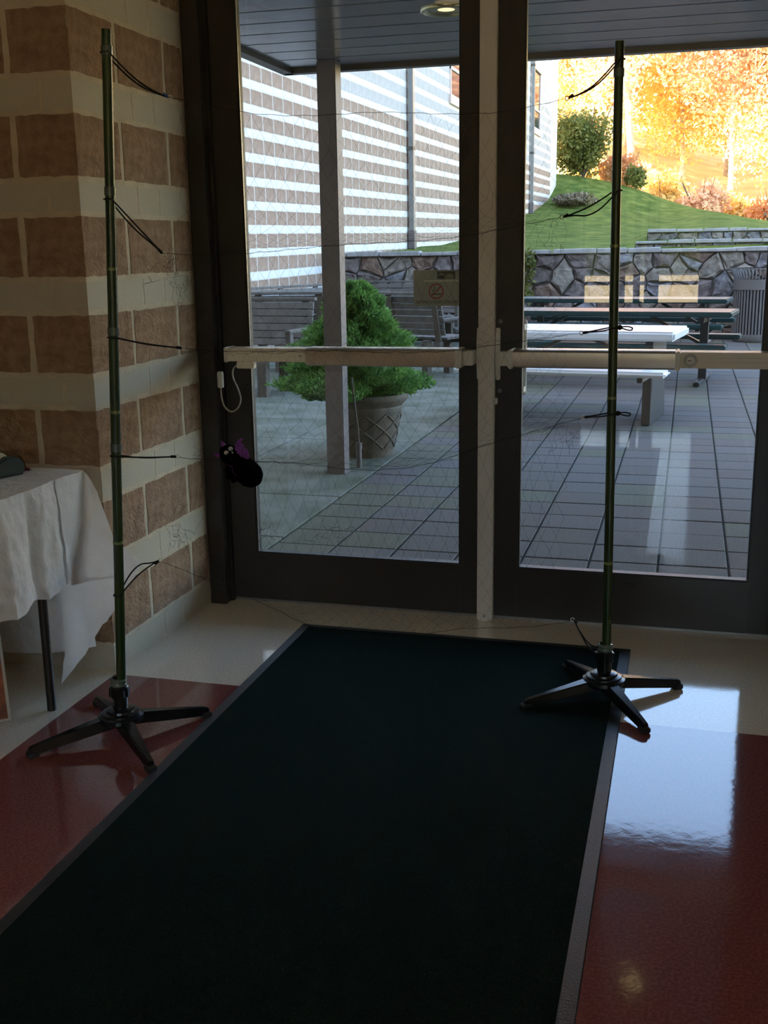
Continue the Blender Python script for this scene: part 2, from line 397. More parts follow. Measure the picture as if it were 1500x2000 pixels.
# two warm recessed ceiling lamps in the room
for k, (x, y) in enumerate(((0.2, -3.6), (3.6, -4.4))):
    t = thing('ceiling_lamp', 'warm recessed ceiling lamp above the ' + ('table' if k == 0 else 'right side of the room'), 'lamp', (x, y, 3.0))
    MB().lathe([(.11, 0), (.13, -.012), (.10, -.012), (.09, 0)], 24).build('trim_ring', 'ceiling_white', t)
    MB().lathe([(.088, -.004), (.05, -.006), (.001, -.007)], 20, cap=False).build('diffuser', 'lamp_bulb', t)
    ld = bpy.data.lights.new('lamp_light', 'SPOT'); ld.energy = 6.5; ld.color = (1, .76, .46); ld.spot_size = 2.6; ld.spot_blend = .9; ld.shadow_soft_size = .08
    lo = bpy.data.objects.new('lamp_light', ld); COL.objects.link(lo); lo.parent = t; lo.location = (0, 0, -.03)

# ---------------------------------------------------------------- door frame, mullion, doors
fr = struct('trim_1', 'dark bronze door frame')
for x0, x1, sx in ((0.004, .072, 1), (2.200, 2.268, -1)):
    MB().b2((x0, 0, 0), (x1, .16, 2.52)).build('jamb', 'bronze', fr, bevel=.002)
    xa = x1 if sx > 0 else x0
    MB().b2((xa - .001, .052, 0), (xa + sx * .012, .16, 2.50)).build('door_stop', 'bronze_dark', fr)
MB().b2((.072, 0, 2.47), (2.2, .16, 2.52)).build('head', 'bronze', fr, bevel=.002)
MB().b2((.072, .075, 0), (2.2, .17, .010)).build('threshold', 'bead', fr, bevel=.002)
mu = struct('trim_2', 'silver removable mullion post between the doors')
MB().b2((1.102, .030, .0), (1.162, .115, 2.47)).build('post', 'mullion_silver', mu, bevel=.004)
MB().b2((1.118, .022, 0), (1.146, .031, .034)).build('foot_bracket', 'mullion_silver', mu, bevel=.003)
MB().tube([(1.132, .0225, .022), (1.132, .019, .022)], .004, 10).build('bolt', 'steel_dark', mu)

def rounded_box(a, b, name, material, parent, bev=.004): return MB().b2(a, b).build(name, material, parent, bevel=bev, smooth='auto')
def door(nm, x0, x1, g0, g1, label):
    d = struct(nm, label)
    yf, yb, zt = .062, .105, 2.465
    MB().b2((x0, yf, .014), (g0, yb, zt)).build('stile', 'bronze', d, bevel=.0015)
    MB().b2((g1, yf, .014), (x1, yb, zt)).build('stile', 'bronze', d, bevel=.0015)
    MB().b2((g0, yf, .014), (g1, yb, .208)).build('bottom_rail', 'bronze', d)
    MB().b2((g0, yf, 2.36), (g1, yb, zt)).build('top_rail', 'bronze', d)
    for (a, b) in (((g0, .066, .208), (g0 + .006, .101, 2.36)), ((g1 - .006, .066, .208), (g1, .101, 2.36)), ((g0 + .006, .066, .208), (g1 - .006, .101, .214)), ((g0 + .006, .066, 2.354), (g1 - .006, .101, 2.36))):
        MB().b2(a, b).build('glazing_bead', 'gasket', d)
    MB().b2((g0 + .006, .064, .214), (g0 + .0085, .070, 2.354)).build('bead_strip', 'bead', d)
    MB().b2((g0 + .006, .080, .214), (g1 - .006, .086, 2.354)).build('pane', 'glass', d)
    return d
d1 = door('door_1', .086, 1.108, .190, 1.030, 'left glass door with dark bronze frame')
d2 = door('door_2', 1.156, 2.192, 1.252, 2.092, 'right glass door with dark bronze frame')

def pad(a, b, name, parent):    # push pad with a rounded nose
    x0, y0, z0 = a; x1, y1, z1 = b
    prof = [(y1, z0), (y0 + .012, z0), (y0 + .003, z0 + .006), (y0, (z0 + z1) / 2), (y0 + .003, z1 - .006), (y0 + .012, z1), (y1, z1)]
    return MB().prism(prof, (x0, 0, 0), (0, 1, 0), (0, 0, 1), (1, 0, 0), x1 - x0).build(name, 'bar_satin', parent, smooth='auto')
# left exit bar
bar1 = rounded_box((.134, -.030, .992), (.460, .062, 1.042), 'exit_bar', 'bar_cream', d1)
MB().b2((.150, -.0312, 1.011), (.455, -.0295, 1.013)).build('groove', 'bar_plastic', bar1)
rounded_box((.126, -.033, .988), (.138, .062, 1.045), 'end_cap', 'bar_plastic', bar1, .003)
pad((.460, -.046, .980), (1.030, .062, 1.044), 'push_pad', bar1)
rounded_box((1.030, -.049, .977), (1.052, .062, 1.047), 'pad_end', 'bar_plastic', bar1, .005)
rounded_box((1.052, -.010, .985), (1.092, .062, 1.038), 'latch_arm', 'bar_plastic', bar1)
MB().prism([(.0, .925), (.0, 1.115), (.016, 1.118), (.027, 1.05), (.027, 1.0), (.014, .93)], (1.0945, .062, 0), (0, -1, 0), (0, 0, 1), (1, 0, 0), .012).build('latch_case', 'bar_plastic', bar1, bevel=.003, smooth='auto')
MB().tube([(.435, -.0305, 1.016), (.435, -.0315, 1.016)], .0035, 10).build('screw', 'steel_dark', bar1)
# right exit bar
bar2 = rounded_box((1.815, -.030, .987), (2.13, .062, 1.042), 'exit_bar', 'bar_cream', d2)
for zz in (1.008, 1.023): MB().b2((1.90, -.0315, zz), (2.13, -.0295, zz + .002)).build('groove', 'bar_plastic', bar2)
pad((1.240, -.046, .982), (1.800, .062, 1.044), 'push_pad', bar2)
rounded_box((1.800, -.049, .979), (1.818, .062, 1.046), 'pad_end', 'bar_plastic', bar2, .004)
rounded_box((1.222, -.049, .979), (1.242, .062, 1.046), 'pad_end', 'bar_plastic', bar2, .005)
rounded_box((1.184, -.010, .985), (1.222, .062, 1.036), 'latch_arm', 'bar_plastic', bar2)
MB().prism([(.0, .925), (.0, 1.115), (.016, 1.118), (.027, 1.05), (.027, 1.0), (.014, .93)], (1.164, .062, 0), (0, -1, 0), (0, 0, 1), (1, 0, 0), .017).build('latch_case', 'bar_plastic', bar2, bevel=.003, smooth='auto')
MB().tube([(1.851, -.031, 1.015), (1.851, -.042, 1.015)], .0225, 28).build('lock_collar', 'steel_dark', bar2, smooth='auto')
MB().tube([(1.851, -.042, 1.015), (1.851, -.045, 1.015)], .014, 24).build('lock_cylinder', 'bar_plastic', bar2, smooth='auto')
MB().b2((1.842, -.0458, 1.0135), (1.853, -.0448, 1.0165)).build('keyway', 'gasket', bar2)
for zz in (1.139, .887): MB().lathe([(.0085, 0), (.0085, .003), (.005, .004), (.004, .002)], 16).build('strike_screw', 'steel_dark', d2).matrix_local = Matrix.Translation((1.178, .062, zz)) @ Matrix.Rotation(math.pi / 2, 4, 'X')
rounded_box((1.160, .045, .838), (1.172, .062, .862), 'strike_tab', 'bar_plastic', d2, .002)
MB().lathe([(.001, .003), (.9, .003), (1, 0)], 28, cap=False).build('maker_badge', 'gasket', d2).matrix_local = Matrix.Translation((1.666, .0615, .172)) @ Matrix.Rotation(math.pi / 2, 4, 'X') @ Matrix.Diagonal((.026, .0065, 1, 1))
MB().lathe([(.001, .0045), (.8, .0045), (.85, .003)], 28, cap=False).build('badge_face', 'bronze', d2).matrix_local = Matrix.Translation((1.666, .0615, .172)) @ Matrix.Rotation(math.pi / 2, 4, 'X') @ Matrix.Diagonal((.024, .0045, 1, 1))
pull = MB().b2((1.246, .150, .86), (1.262, .168, 1.14)).build('pull_handle', 'mullion_silver', d2, bevel=.004)
MB().b2((1.247, .10, .875), (1.261, .152, .895)).b2((1.247, .10, 1.105), (1.261, .152, 1.125)).build('standoff', 'mullion_silver', pull)

# door contact with looped cable
dc = thing('door_contact', 'small beige door contact with looped cable below the left push bar', 'sensor', (.098, -.001, .887))
MB().b2((-.011, -.016, .0), (.011, .001, .063)).build('frame_box', 'bar_plastic', dc, bevel=.003)
MB().b2((.078, -.030, .078), (.148, .0, .104)).build('bar_box', 'bar_cream', dc, bevel=.003)
MB().tube(smooth_path([(0, -.008, .002), (.002, -.012, -.03), (.016, -.02, -.070), (.046, -.024, -.090), (.074, -.022, -.074), (.086, -.02, -.04), (.076, -.02, .0), (.058, -.018, .04), (.060, -.018, .075), (.080, -.016, .092)], 6), .0032, 8).build('cable', 'cable', dc, smooth=True)

# smoke free sign stuck to the outside of the left pane (read from outside, so mirrored from here)
sg = thing('window_sign', 'mirrored smoke free campus sign stuck on the left door glass', 'sign', (.936, .0868, 1.194))
MB().prism([(-.088 + (.008 if c in (0, 3) else 0), 0) for c in ()] or [(-.088, .006), (-.082, 0), (.088, 0), (.088, .130), (-.088, .130)], (0, 0, 0), (1, 0, 0), (0, 0, 1), (0, 1, 0), .0012).build('film', 'sign_film', sg)
MB().b2((.002, -.0006, .098), (.070, 0.0, .125)).build('picture_block', 'sign_dark', sg)
def arc(cx, cz, rx, rz, n=10): return [(cx + rx * math.cos(math.pi * k / n), cz + rz * math.sin(math.pi * k / n)) for k in range(n + 1)]
MB().prism(arc(.048, .1005, .018, .017), (0, -.0006, 0), (1, 0, 0), (0, 0, 1), (0, -1, 0), .0005).build('hill_shape', 'sign_hill', sg)
MB().prism(arc(.018, .110, .012, .009), (0, -.0006, 0), (1, 0, 0), (0, 0, 1), (0, -1, 0), .0005).build('hill_shape', 'sign_hill', sg)
MB().b2((-.048, -.0006, .088), (.086, 0, .093)).build('pale_line', 'sign_pale', sg)
ring = MB()
for k in range(40):
    a0, a1 = 2 * math.pi * k / 40, 2 * math.pi * (k + 1) / 40
    b = len(ring.v)
    for rr, aa in ((.0235, a0), (.0285, a0), (.0285, a1), (.0235, a1)): ring.v.append((-.002 + rr * math.cos(aa), -.0009, .053 + rr * math.sin(aa)))
    ring.f.append((b, b + 1, b + 2, b + 3))
ring.build('prohibition_ring', 'sign_red', sg)
MB().beam((.0165, -.0009, .0715), (-.0205, -.0009, .0345), .0045, .0006, up=(0, 1, 0)).build('prohibition_slash', 'sign_red', sg)
MB().b2((.0, -.0007, .0405), (.017, 0, .0450)).b2((-.019, -.0007, .0405), (-.003, 0, .0450)).build('cigarette', 'sign_text', sg)
MB().tube(smooth_path([(-.016, -.0007, .049), (-.015, -.0007, .056), (-.006, -.0007, .058), (-.010, -.0007, .066), (-.004, -.0007, .072)], 5), .0011, 5).build('smoke', 'sign_text', sg)
tcu = bpy.data.curves.new('sign_text', 'FONT'); tcu.body = 'SMOKE FREE CAMPUS'; tcu.size = .0166; tcu.align_x = 'CENTER'; tcu.extrude = .0002
to = bpy.data.objects.new('tmp', tcu); COL.objects.link(to)
dg = bpy.context.evaluated_depsgraph_get(); tme = bpy.data.meshes.new_from_object(to.evaluated_get(dg)); bpy.data.objects.remove(to)
tme.materials.clear(); tme.materials.append(MATS['sign_text'])
for v in tme.vertices: x, y, z = v.co; v.co = (-x, -.0008 + z, y + .0085)
link('lettering', tme, sg)

# ================================================================== THE SETTING: outside
# main building mass over the room and wing on the left
tag(MB().b2((-3.9, -9.2, 3.12), (14, .26, 10.6)).build('wall_upper_storeys', 'ext_brown'), kind='structure')
tag(MB().b2((7.2, -9.2, -.2), (14, .26, 3.12)).build('wall_exterior_right', 'ext_brown'), kind='structure')
WA, WB_, WS = -3.965, .01667, .01127
wing = struct('wall_wing', 'striped block wing of the building seen through the glass')
m = MB(); Y0, Y1 = -9.2, 40.35
for (x, y, z) in ((-20, Y0, -.3), (WA + WB_ * Y0 + .0004, Y0, -.3), (WA + WB_ * Y1 + .0004, Y1, -.3), (-20, Y1, -.3)): m.v.append((x, y, z))
for i in range(4): x, y, z = m.v[i]; m.v.append((x, y, 10.6))
m.f += [(0, 1, 2, 3), (4, 5, 6, 7), (0, 1, 5, 4), (1, 2, 6, 5), (2, 3, 7, 6), (3, 0, 4, 7)]
m.build('mortar_core', 'ext_mortar', wing)
def wing_pt(y, z): return Vector((WA + WB_ * y, y, z + WS * y))
def simple_block(name, w, h, material, t=.006):
    m = MB(); e = .003
    m.v = [(0, t, 0), (w, t, 0), (w, t, h), (0, t, h), (0, 0, 0), (w, 0, 0), (w, 0, h), (0, 0, h)]
    m.v = [(0, t, 0), (w, t, 0), (w, t, h), (0, t, h), (e, -.002, e), (w - e, -.002, e), (w - e, -.002, h - e), (e, -.002, h - e)]
    m.f = [(4, 5, 6, 7), (0, 1, 5, 4), (1, 2, 6, 5), (2, 3, 7, 6), (3, 0, 4, 7)]
    return m.mesh(name, material), m
MOD = .3895
wb_b, mbb = simple_block('block', MOD - .019, .2032 - .010, 'ext_brown'); wb_g, _ = simple_block('block', MOD - .019, .2032 - .010, 'ext_grey')
wb_w, mbw = simple_block('block', MOD - .008, .1016 - .008, 'ext_white')
rest = {'ext_brown': MB(), 'ext_grey': MB(), 'ext_white': MB()}
cand = []
ROTW = math.pi / 2 - math.atan(WB_)
windows_w = [(34.15, 35.75, 4.9, 6.7), (21.9, 24.6, 4.55, 6.8)]
for k in range(0, 78):
    y = 10.242 - 5 * MOD + k * MOD
    if y + MOD > 40.3: continue
    for n in range(1, 33):
        for kind in ('b', 'w'):
            z = n * P - .2032 + .005 if kind == 'b' else n * P + .004
            if any(a - .3 < y < b + .05 and c - .25 < z < d + .15 for a, b, c, d in windows_w): continue
            vis = z < 1.4 + .158 * (y + 3.94) + .3 and z + WS * y > (.3 if y < 13 else 1.0)
            cand.append((y if vis else y + 1000, y, z, n, kind))
cand.sort()
nb = nw = 0
for key, y, z, n, kind in cand:
    p = wing_pt(y, z)
    if kind == 'b':
        mname = 'ext_brown' if n <= 12 else 'ext_grey'
        if nb < 290 and key < 500: link('block', wb_b if n <= 12 else wb_g, wing, p, (0, 0, ROTW)); nb += 1; continue
        src = mbb
    else:
        mname = 'ext_white'; src = mbw
        if nw < 160 and key < 500: link('course_block', wb_w, wing, p, (0, 0, ROTW)); nw += 1; continue
    R = rest[mname]; b = len(R.v); Rm = Matrix.Rotation(ROTW, 3, 'Z')
    R.v += [tuple(p + Rm @ Vector(v)) for v in src.v]; R.f += [tuple(b + i for i in q) for q in src.f]
for kname, R in rest.items(): tag(R.build('far_blocks', kname, wing), kind='stuff')
for k, (a, b, c, d) in enumerate(windows_w):
    w = struct('window_%d' % (5 + k), 'window with pinkish surround on the striped wing')
    def wbx(mm, ya, yb, za, zb, t0, t1):
        for (y, t) in ((ya, t0), (yb, t0), (yb, t1), (ya, t1)):
            q = wing_pt(y, 0); mm.v.append((q.x + t, y, za + WS * a))
        bb = len(mm.v) - 4
        for i in range(4): x, y, z = mm.v[bb + i]; mm.v.append((x, y, zb + WS * a))
        mm.f += [tuple(bb + i for i in q) for q in ((0, 1, 2, 3), (4, 5, 6, 7), (0, 1, 5, 4), (1, 2, 6, 5), (2, 3, 7, 6), (3, 0, 4, 7))]
        return mm
    fm = MB(); wbx(fm, a - .1, b + .1, d, d + .25, -.02, .06); wbx(fm, a - .1, b + .1, c - .2, c, -.02, .06); fm.build('lintel_and_sill', 'window_trim_pink', w)
    fm = MB(); wbx(fm, a, a + .08, c, d, -.02, .03); wbx(fm, b - .08, b, c, d, -.02, .03); wbx(fm, a, b, c + .55, c + .62, -.02, .03); fm.build('window_frame', 'window_trim_pink', w)
    fm = MB(); wbx(fm, a + .08, b - .08, c, d, -.011, .005); fm.build('pane', 'window_dark', w)
# bay to the far window: plain pale wall band around it is the mortar core itself
for k, (y, z0, z1, lb) in enumerate(((18.15, 1.2, 10.4, 'grey metal downspout on the striped wing behind the canopy column'), (33.72, 2.1, 10.4, 'grey metal downspout beside the far window of the striped wing'))):
    q = wing_pt(y, 0); t = thing('downspout', lb, 'downspout', (q.x + .085, y, z0 + WS * y))
    MB().b2((-.05, -.08, .35), (.05, .08, z1 - z0)).build('pipe', 'spout_metal', t, bevel=.01)
    MB().b2((-.065, -.11, .0), (.065, .11, .36)).build('boot', 'column_steel', t, bevel=.01)
    for zz in (1.9, 4.6): MB().b2((-.07, -.11, zz), (.055, .11, zz + .06)).build('strap', 'fascia_metal', t)

# patio
patio = struct('patio', 'grey paved patio beyond the doors')
MB().b2((-4.2, .10, -.12), (14, 14.6, -.014)).build('joint_bed', 'joint_dirt', patio)
def paver_mesh(w, l, material, z=.0):
    m = MB(); e = .004
    m.v = [(0, 0, -.02), (w, 0, -.02), (w, l, -.02), (0, l, -.02), (0, 0, z - e), (w, 0, z - e), (w, l, z - e), (0, l, z - e), (e, e, z), (w - e, e, z), (w - e, l - e, z), (e, l - e, z)]
    m.f = [(8, 9, 10, 11), (4, 5, 9, 8), (5, 6, 10, 9), (6, 7, 11, 10), (7, 4, 8, 11), (0, 1, 5, 4), (1, 2, 6, 5), (2, 3, 7, 6), (3, 0, 4, 7)]
    return m
PX, PY = .3045, .2875
pm = [paver_mesh(PX - .009, PY - .008, k) for k in ('paver', 'paver_warm', 'paver_moss')]
pme = [a.mesh('paver', k) for a, k in zip(pm, ('paver', 'paver_warm', 'paver_moss'))]
pr_ = [MB(), MB(), MB()]
cells = []
for i in range(-1, 38):
    for j in range(-3, 48):
        x = .235 + (i - 0) * PX; y = .963 + j * PY
        if x < -.08 or y < .1 or y > 14.2 or x > 11: continue
        ang = (x + PX / 2 - CP.x) / (y + 3.94)
        vis = -.40 < ang < .09
        cells.append(((0 if vis else 1000) + y + abs(x - .9) * .3, x, y))
cells.sort()
for c, (key, x, y) in enumerate(cells):
    kk = 2 if (x < .5 and random.random() < .55) or random.random() < .12 else (1 if random.random() < .3 else 0)
    dz = random.uniform(-.0015, .0015)
    if c < 295: link('paver', pme[kk], patio, (x + .0045, y + .004, dz))
    else:
        R = pr_[kk]; b = len(R.v); R.v += [(v[0] + x + .0045, v[1] + y + .004, v[2] + dz) for v in pm[kk].v]; R.f += [tuple(b + i for i in q) for q in pm[kk].f]
for k, R in zip(('paver', 'paver_warm', 'paver_moss'), pr_): tag(R.build('far_pavers', k, patio), kind='stuff')
# concrete slabs left of the pavers
for i in range(4):
    for j in range(15):
        x1 = -.075 - i * .95; x0 = x1 - .94; y0 = .12 + j * .94
        MB().b2((x0, y0, -.03), (x1, y0 + .93, .004)).build('slab', 'slab_concrete', patio, bevel=.004, seg=1)

# canopy
can = struct('canopy', 'dark metal canopy over the doors')
SZ = 2.492; k = 0; y = .20
seams = [.20 + .262 * i for i in range(11)]
for i in range(len(seams) - 1):
    y0, y1 = seams[i], min(seams[i + 1], 2.90)
    if y0 >= 2.90: break
    m = MB(); n = 4
    prof = [(y0 + .004, SZ + .03), (y0 + .004, SZ + .004), (y0 + .012, SZ), (y1 - .012, SZ), (y1 - .004, SZ + .004), (y1 - .004, SZ + .03)]
    m.prism(prof, (-.60, 0, 0), (0, 1, 0), (0, 0, 1), (1, 0, 0), 9.0).build('panel', 'soffit_metal', can)
MB().b2((-.62, .2, SZ + .012), (8.5, 2.92, SZ + .40)).build('canopy_core', 'fascia_metal', can)
MB().b2((-.66, 2.90, SZ - .022), (8.5, 2.975, SZ + .42)).build('fascia', 'fascia_metal', can, bevel=.004)
MB().b2((-.68, .2, SZ - .022), (-.60, 2.975, SZ + .42)).build('fascia', 'fascia_metal', can, bevel=.004)
for k, (x, y) in enumerate(((.672, 1.50), (1.71, 1.42), (3.1, 1.5))):
    t = thing('soffit_lamp', ['recessed round lamp in the canopy soffit above the left door', 'recessed round lamp in the canopy soffit above the right door', 'recessed round lamp in the canopy soffit right of both doors'][k], 'lamp', (x, y, SZ))
    MB().lathe([(.122, .002), (.122, -.008), (.116, -.013), (.108, -.010), (.102, .003)], 36, cap=False).build('trim_ring', 'lamp_reflector', t, smooth=True)
    MB().lathe([(.104, -.001), (.06, -.0005), (.001, -.0005)], 32, cap=False).build('reflector', 'lamp_reflector', t, smooth=True)
    MB().lathe([(.001, -.002), (.030, -.0015), (.046, .0)], 20, cap=False).build('bulb', 'lamp_bulb', t, smooth=True)
# column
c = thing('canopy_column', 'square grey steel column holding up the canopy', 'column', (-.297, 2.69, 0))
MB().b2((-.058, -.06, .0), (.058, .06, SZ)).build('shaft', 'column_steel', c, bevel=.006)
MB().b2((-.064, -.066, 0), (.064, .066, .012)).build('base_plate', 'column_steel', c, bevel=.003)
c = thing('conduit_stub', 'short grey conduit stub behind the foot of the canopy column', 'pipe', (-.208, 2.86, 0))
MB().tube([(0, 0, 0), (0, 0, .13)], .018, 14).build('sleeve', 'column_steel', c, smooth='auto')
MB().tube([(0, 0, .13), (0, 0, .17)], .021, 14).build('collar', 'column_steel', c, smooth='auto')
MB().tube(smooth_path([(0, 0, .16), (-.004, 0, .26), (-.014, -.02, .40), (-.02, -.06, .6)], 5), .007, 8).build('wire', 'wood_brown', c, smooth=True)

# ---------------------------------------------------------------- terrain behind the patio
CR = [(-40, 5.2), (-6, 4.6), (-3.3, 4.25), (-.8, 3.85), (1.0, 3.05), (3.7, 2.30), (7, 1.95), (14, 1.9), (60, 1.9)]
HP = [(14.2, 0), (22.5, .09), (30, .29), (33.8, .41), (38.0, .58), (42, 1), (60, 1)]
def lerp_tab(T, x):
    if x <= T[0][0]: return T[0][1]
    for (a, va), (b, vb) in zip(T, T[1:]):
        if x <= b:
            t = (x - a) / (b - a); return va + (vb - va) * t
    return T[-1][1]
def sstep(a, b, x):
    t = max(0., min(1., (x - a) / (b - a))); return t * t * (3 - 2 * t)
def ground(x, y):
    zc = sum(lerp_tab(CR, x + d) for d in (-.8, -.4, 0, .4, .8)) / 5
    t = max(0, min(1, (y - 14.2) / 25.8))
    left = 1.28 + (zc - 1.28) * lerp_tab(HP, y)
    right = 1.22 + .18 * sstep(16.95, 17.1, y) + .20 * sstep(19.95, 20.1, y) + (zc - 1.60) * sstep(20, 42, y)
    w = sstep(.4, 1.1, x) if y < 24 else sstep(.4, 3.0, x)
    z = left + (right - left) * w
    if y > 42: z -= (min(y, 47) - 42) * .16 * (1 if zc > 2.2 else .6)
    if y > 47: z += (y - 47) * .22
    z += .06 * noise.noise(Vector((x * .5, y * .5, 0)))
    return z
def terrain(y0, y1, ny, x0, x1, nx, name, material):
    return tag(MB().grid(lambda u, v: (x0 + (x1 - x0) * u, y0 + (y1 - y0) * v, ground(x0 + (x1 - x0) * u, y0 + (y1 - y0) * v)), nx, ny).build(name, material, smooth=True), kind='structure')
terrain(14.25, 42.6, 70, -4.5, 40, 90, 'lawn_hill', 'grass')
terrain(42.6, 150, 50, -70, 90, 80, 'far_hillside', 'leaf_litter')
tag(MB().b2((-60, -80, -.3), (60, -9.21, -.05)).build('ground_behind_building', 'sunlit_ground'), kind='structure')
tag(MB().b2((-60, -64, -.1), (60, -58, 6)).build('sky_blocker_behind_building', 'leaf_green'), kind='structure')  # added plain box, unseen directly, keeps bright sky out of the glass reflections

# ---------------------------------------------------------------- stone walls
def clip(poly, px, py, nx, ny):      # keep points with (p - (px,py)).n <= 0
    out = []
    for i in range(len(poly)):
        a = poly[i]; b = poly[(i + 1) % len(poly)]
        da = (a[0] - px) * nx + (a[1] - py) * ny; db = (b[0] - px) * nx + (b[1] - py) * ny
        if da <= 0: out.append(a)
        if (da < 0 < db) or (db < 0 < da):
            t = da / (da - db); out.append((a[0] + (b[0] - a[0]) * t, a[1] + (b[1] - a[1]) * t))
    return out
def stone_wall(parent, A, B, z0, z1, cw, ch, mats, seed, depth=.5, name='stone', lift=.06):
    r = random.Random(seed); A = Vector(A); B = Vector(B); U = (B - A); L = U.length; U.normalize(); N = Vector((U.y, -U.x, 0)); H = z1 - z0
    O = Vector((A.x, A.y, z0))
    MB().prism([(0, 0), (L, 0), (L, H), (0, H)], O, U, Vector((0, 0, 1)), -N, depth).build('mortar_core', 'stone_mortar', parent)
    nx, nz = max(1, round(L / cw)), max(1, round(H / ch))
    sites = []
    for j in range(nz):
        for i in range(nx):
            sites.append(((i + .5 + .5 * (j % 2) + r.uniform(-.55, .55)) * L / nx, (j + .5 + r.uniform(-.36, .36)) * H / nz))
    for i, (sx, sy) in enumerate(sites):
        poly = [(0, 0), (L, 0), (L, H), (0, H)]
        for k, (tx, ty) in enumerate(sites):
            if k == i or abs(tx - sx) > 3 * cw: continue
            dx, dy = tx - sx, ty - sy; poly = clip(poly, sx + dx / 2, sy + dy / 2, dx, dy)
            if len(poly) < 3: break
        if len(poly) < 3: continue
        q2 = []
        for e in range(len(poly)):
            a, b = poly[e], poly[(e + 1) % len(poly)]; q2.append(a); dl = math.hypot(b[0] - a[0], b[1] - a[1])
            if dl > .10:
                tt = r.uniform(.35, .65); jj = r.uniform(-.02, .13) * dl; mx_, my_ = a[0] + (b[0] - a[0]) * tt, a[1] + (b[1] - a[1]) * tt; dd = math.hypot(mx_ - sx, my_ - sy) + 1e-6
                q2.append((mx_ - (mx_ - sx) / dd * jj, my_ - (my_ - sy) / dd * jj))
        poly = q2
        cx = sum(p[0] for p in poly) / len(poly); cy = sum(p[1] for p in poly) / len(poly)
        def ins(g): return [(cx + (p[0] - cx) * g, cy + (p[1] - cy) * g) for p in poly]
        t = r.uniform(.4, 1) * lift
        m = MB(); n = len(poly)
        for poly2, d in ((ins(.97), -.01), (ins(.94), t * .65), (ins(.72), t)):
            for (a, c) in poly2: m.v.append(tuple(O + U * a + Vector((0, 0, c)) + N * (d + (r.uniform(-.020, .020) if d > 0 else 0))))
        for lv in (0, 1):
            for q in range(n): m.f.append((lv * n + q, lv * n + (q + 1) % n, (lv + 1) * n + (q + 1) % n, (lv + 1) * n + q))
        m.f.append(tuple(2 * n + q for q in range(n)))
        m.build(name, r.choice(mats), parent)
    # cap stones
    x = 0
    while x < L:
        w = min(r.uniform(.35, .7), L - x); h = r.uniform(.05, .085)
        m = MB(); a = O + U * (x + .008) + Vector((0, 0, H)); b = O + U * (x + w - .008) + Vector((0, 0, H))
        m.prism([(0, 0), (w - .016, 0), (w - .02, h), (.006, h * r.uniform(.8, 1))], a + N * r.uniform(.05, .09), U, Vector((0, 0, 1)), -N, depth * .8).build('cap_stone', 'stone_cap', parent, bevel=.01, seg=1)
        x += w
sw = struct('wall_retaining', 'rubble stone retaining wall behind the patio tables')
stone_wall(sw, (-3.76, 13.0, 0), (6.6, 14.25, 0), -.05, 1.295, .33, .225, ['stone_a', 'stone_b', 'stone_c', 'stone_d', 'stone_a'], 3, depth=.55)
sw2 = struct('wall_upper_terrace', 'low stone terrace wall on the slope behind the retaining wall')
stone_wall(sw2, (.85, 17.15, 0), (8, 17.0, 0), 1.05, 1.43, .30, .19, ['stone_b', 'stone_d', 'stone_b'], 5, depth=.4, lift=.04)
sw3 = struct('wall_upper_terrace_far', 'furthest low stone terrace wall below the lawn slope')
stone_wall(sw3, (.95, 20.2, 0), (10, 20.0, 0), 1.25, 1.66, .26, .17, ['stone_b', 'stone_d', 'stone_b'], 6, depth=.4, lift=.04)

# ---------------------------------------------------------------- trees and bushes
def leaf_cloud(n, centre, rad, size, seed, lobes=14, shape=1.0):
    g = np.random.default_rng(seed)
    lc = g.normal(size=(lobes, 3)); lc /= np.linalg.norm(lc, axis=1)[:, None]; lc *= (g.random((lobes, 1)) ** .4) * .75
    idx = g.integers(0, lobes, n); d = g.normal(size=(n, 3)); d /= np.linalg.norm(d, axis=1)[:, None]
    p = lc[idx] + d * (g.random((n, 1)) ** .45) * .42
    p = p * np.array(rad) + np.array(centre)
    u = g.normal(size=(n, 3)); u /= np.linalg.norm(u, axis=1)[:, None]
    w = g.normal(size=(n, 3)); w -= (w * u).sum(1)[:, None] * u; w /= np.linalg.norm(w, axis=1)[:, None]
    s = size * (.6 + .8 * g.random((n, 1)))
    return np.stack([p - u * s, p + w * s * .55, p + u * s, p - w * s * .55], axis=1)
def trunk_mb(h, r, seed, branches=9, lean=.04, spread=.32, first=.30):
    q = random.Random(seed); m = MB(); path = [Vector((0, 0, -.4))]; 
    for i in range(1, 9): path.append(Vector((math.sin(i * 1.3 + seed) * lean * h * .3, math.cos(i * .9 + seed) * lean * h * .3, h * i / 8)))
    m.tube(path, [r * (1 - .85 * i / 8) for i in range(9)], 7)
    for b in range(branches):
        t = first + (.95 - first) * b / branches; k = t * 8; i = min(int(k), 7); p = path[i].lerp(path[i + 1], k - i)
        a = q.uniform(0, 6.28); ln = h * spread * (1.1 - t * .6); e = p + Vector((math.cos(a) * ln, math.sin(a) * ln, ln * q.uniform(.6, 1.1)))
        mid = p.lerp(e, .5) + Vector((0, 0, -.05 * ln)); rr = r * .42 * (1 - t * .6)
        m.tube([p, mid, e], [rr, rr * .65, rr * .2], 5)
        for s in range(2):
            a2 = a + q.uniform(-1, 1); e2 = mid + Vector((math.cos(a2), math.sin(a2), .8)) * ln * .45; m.tube([mid, e2], [rr * .5, rr * .12], 4)
    return m
TREE_KINDS = []
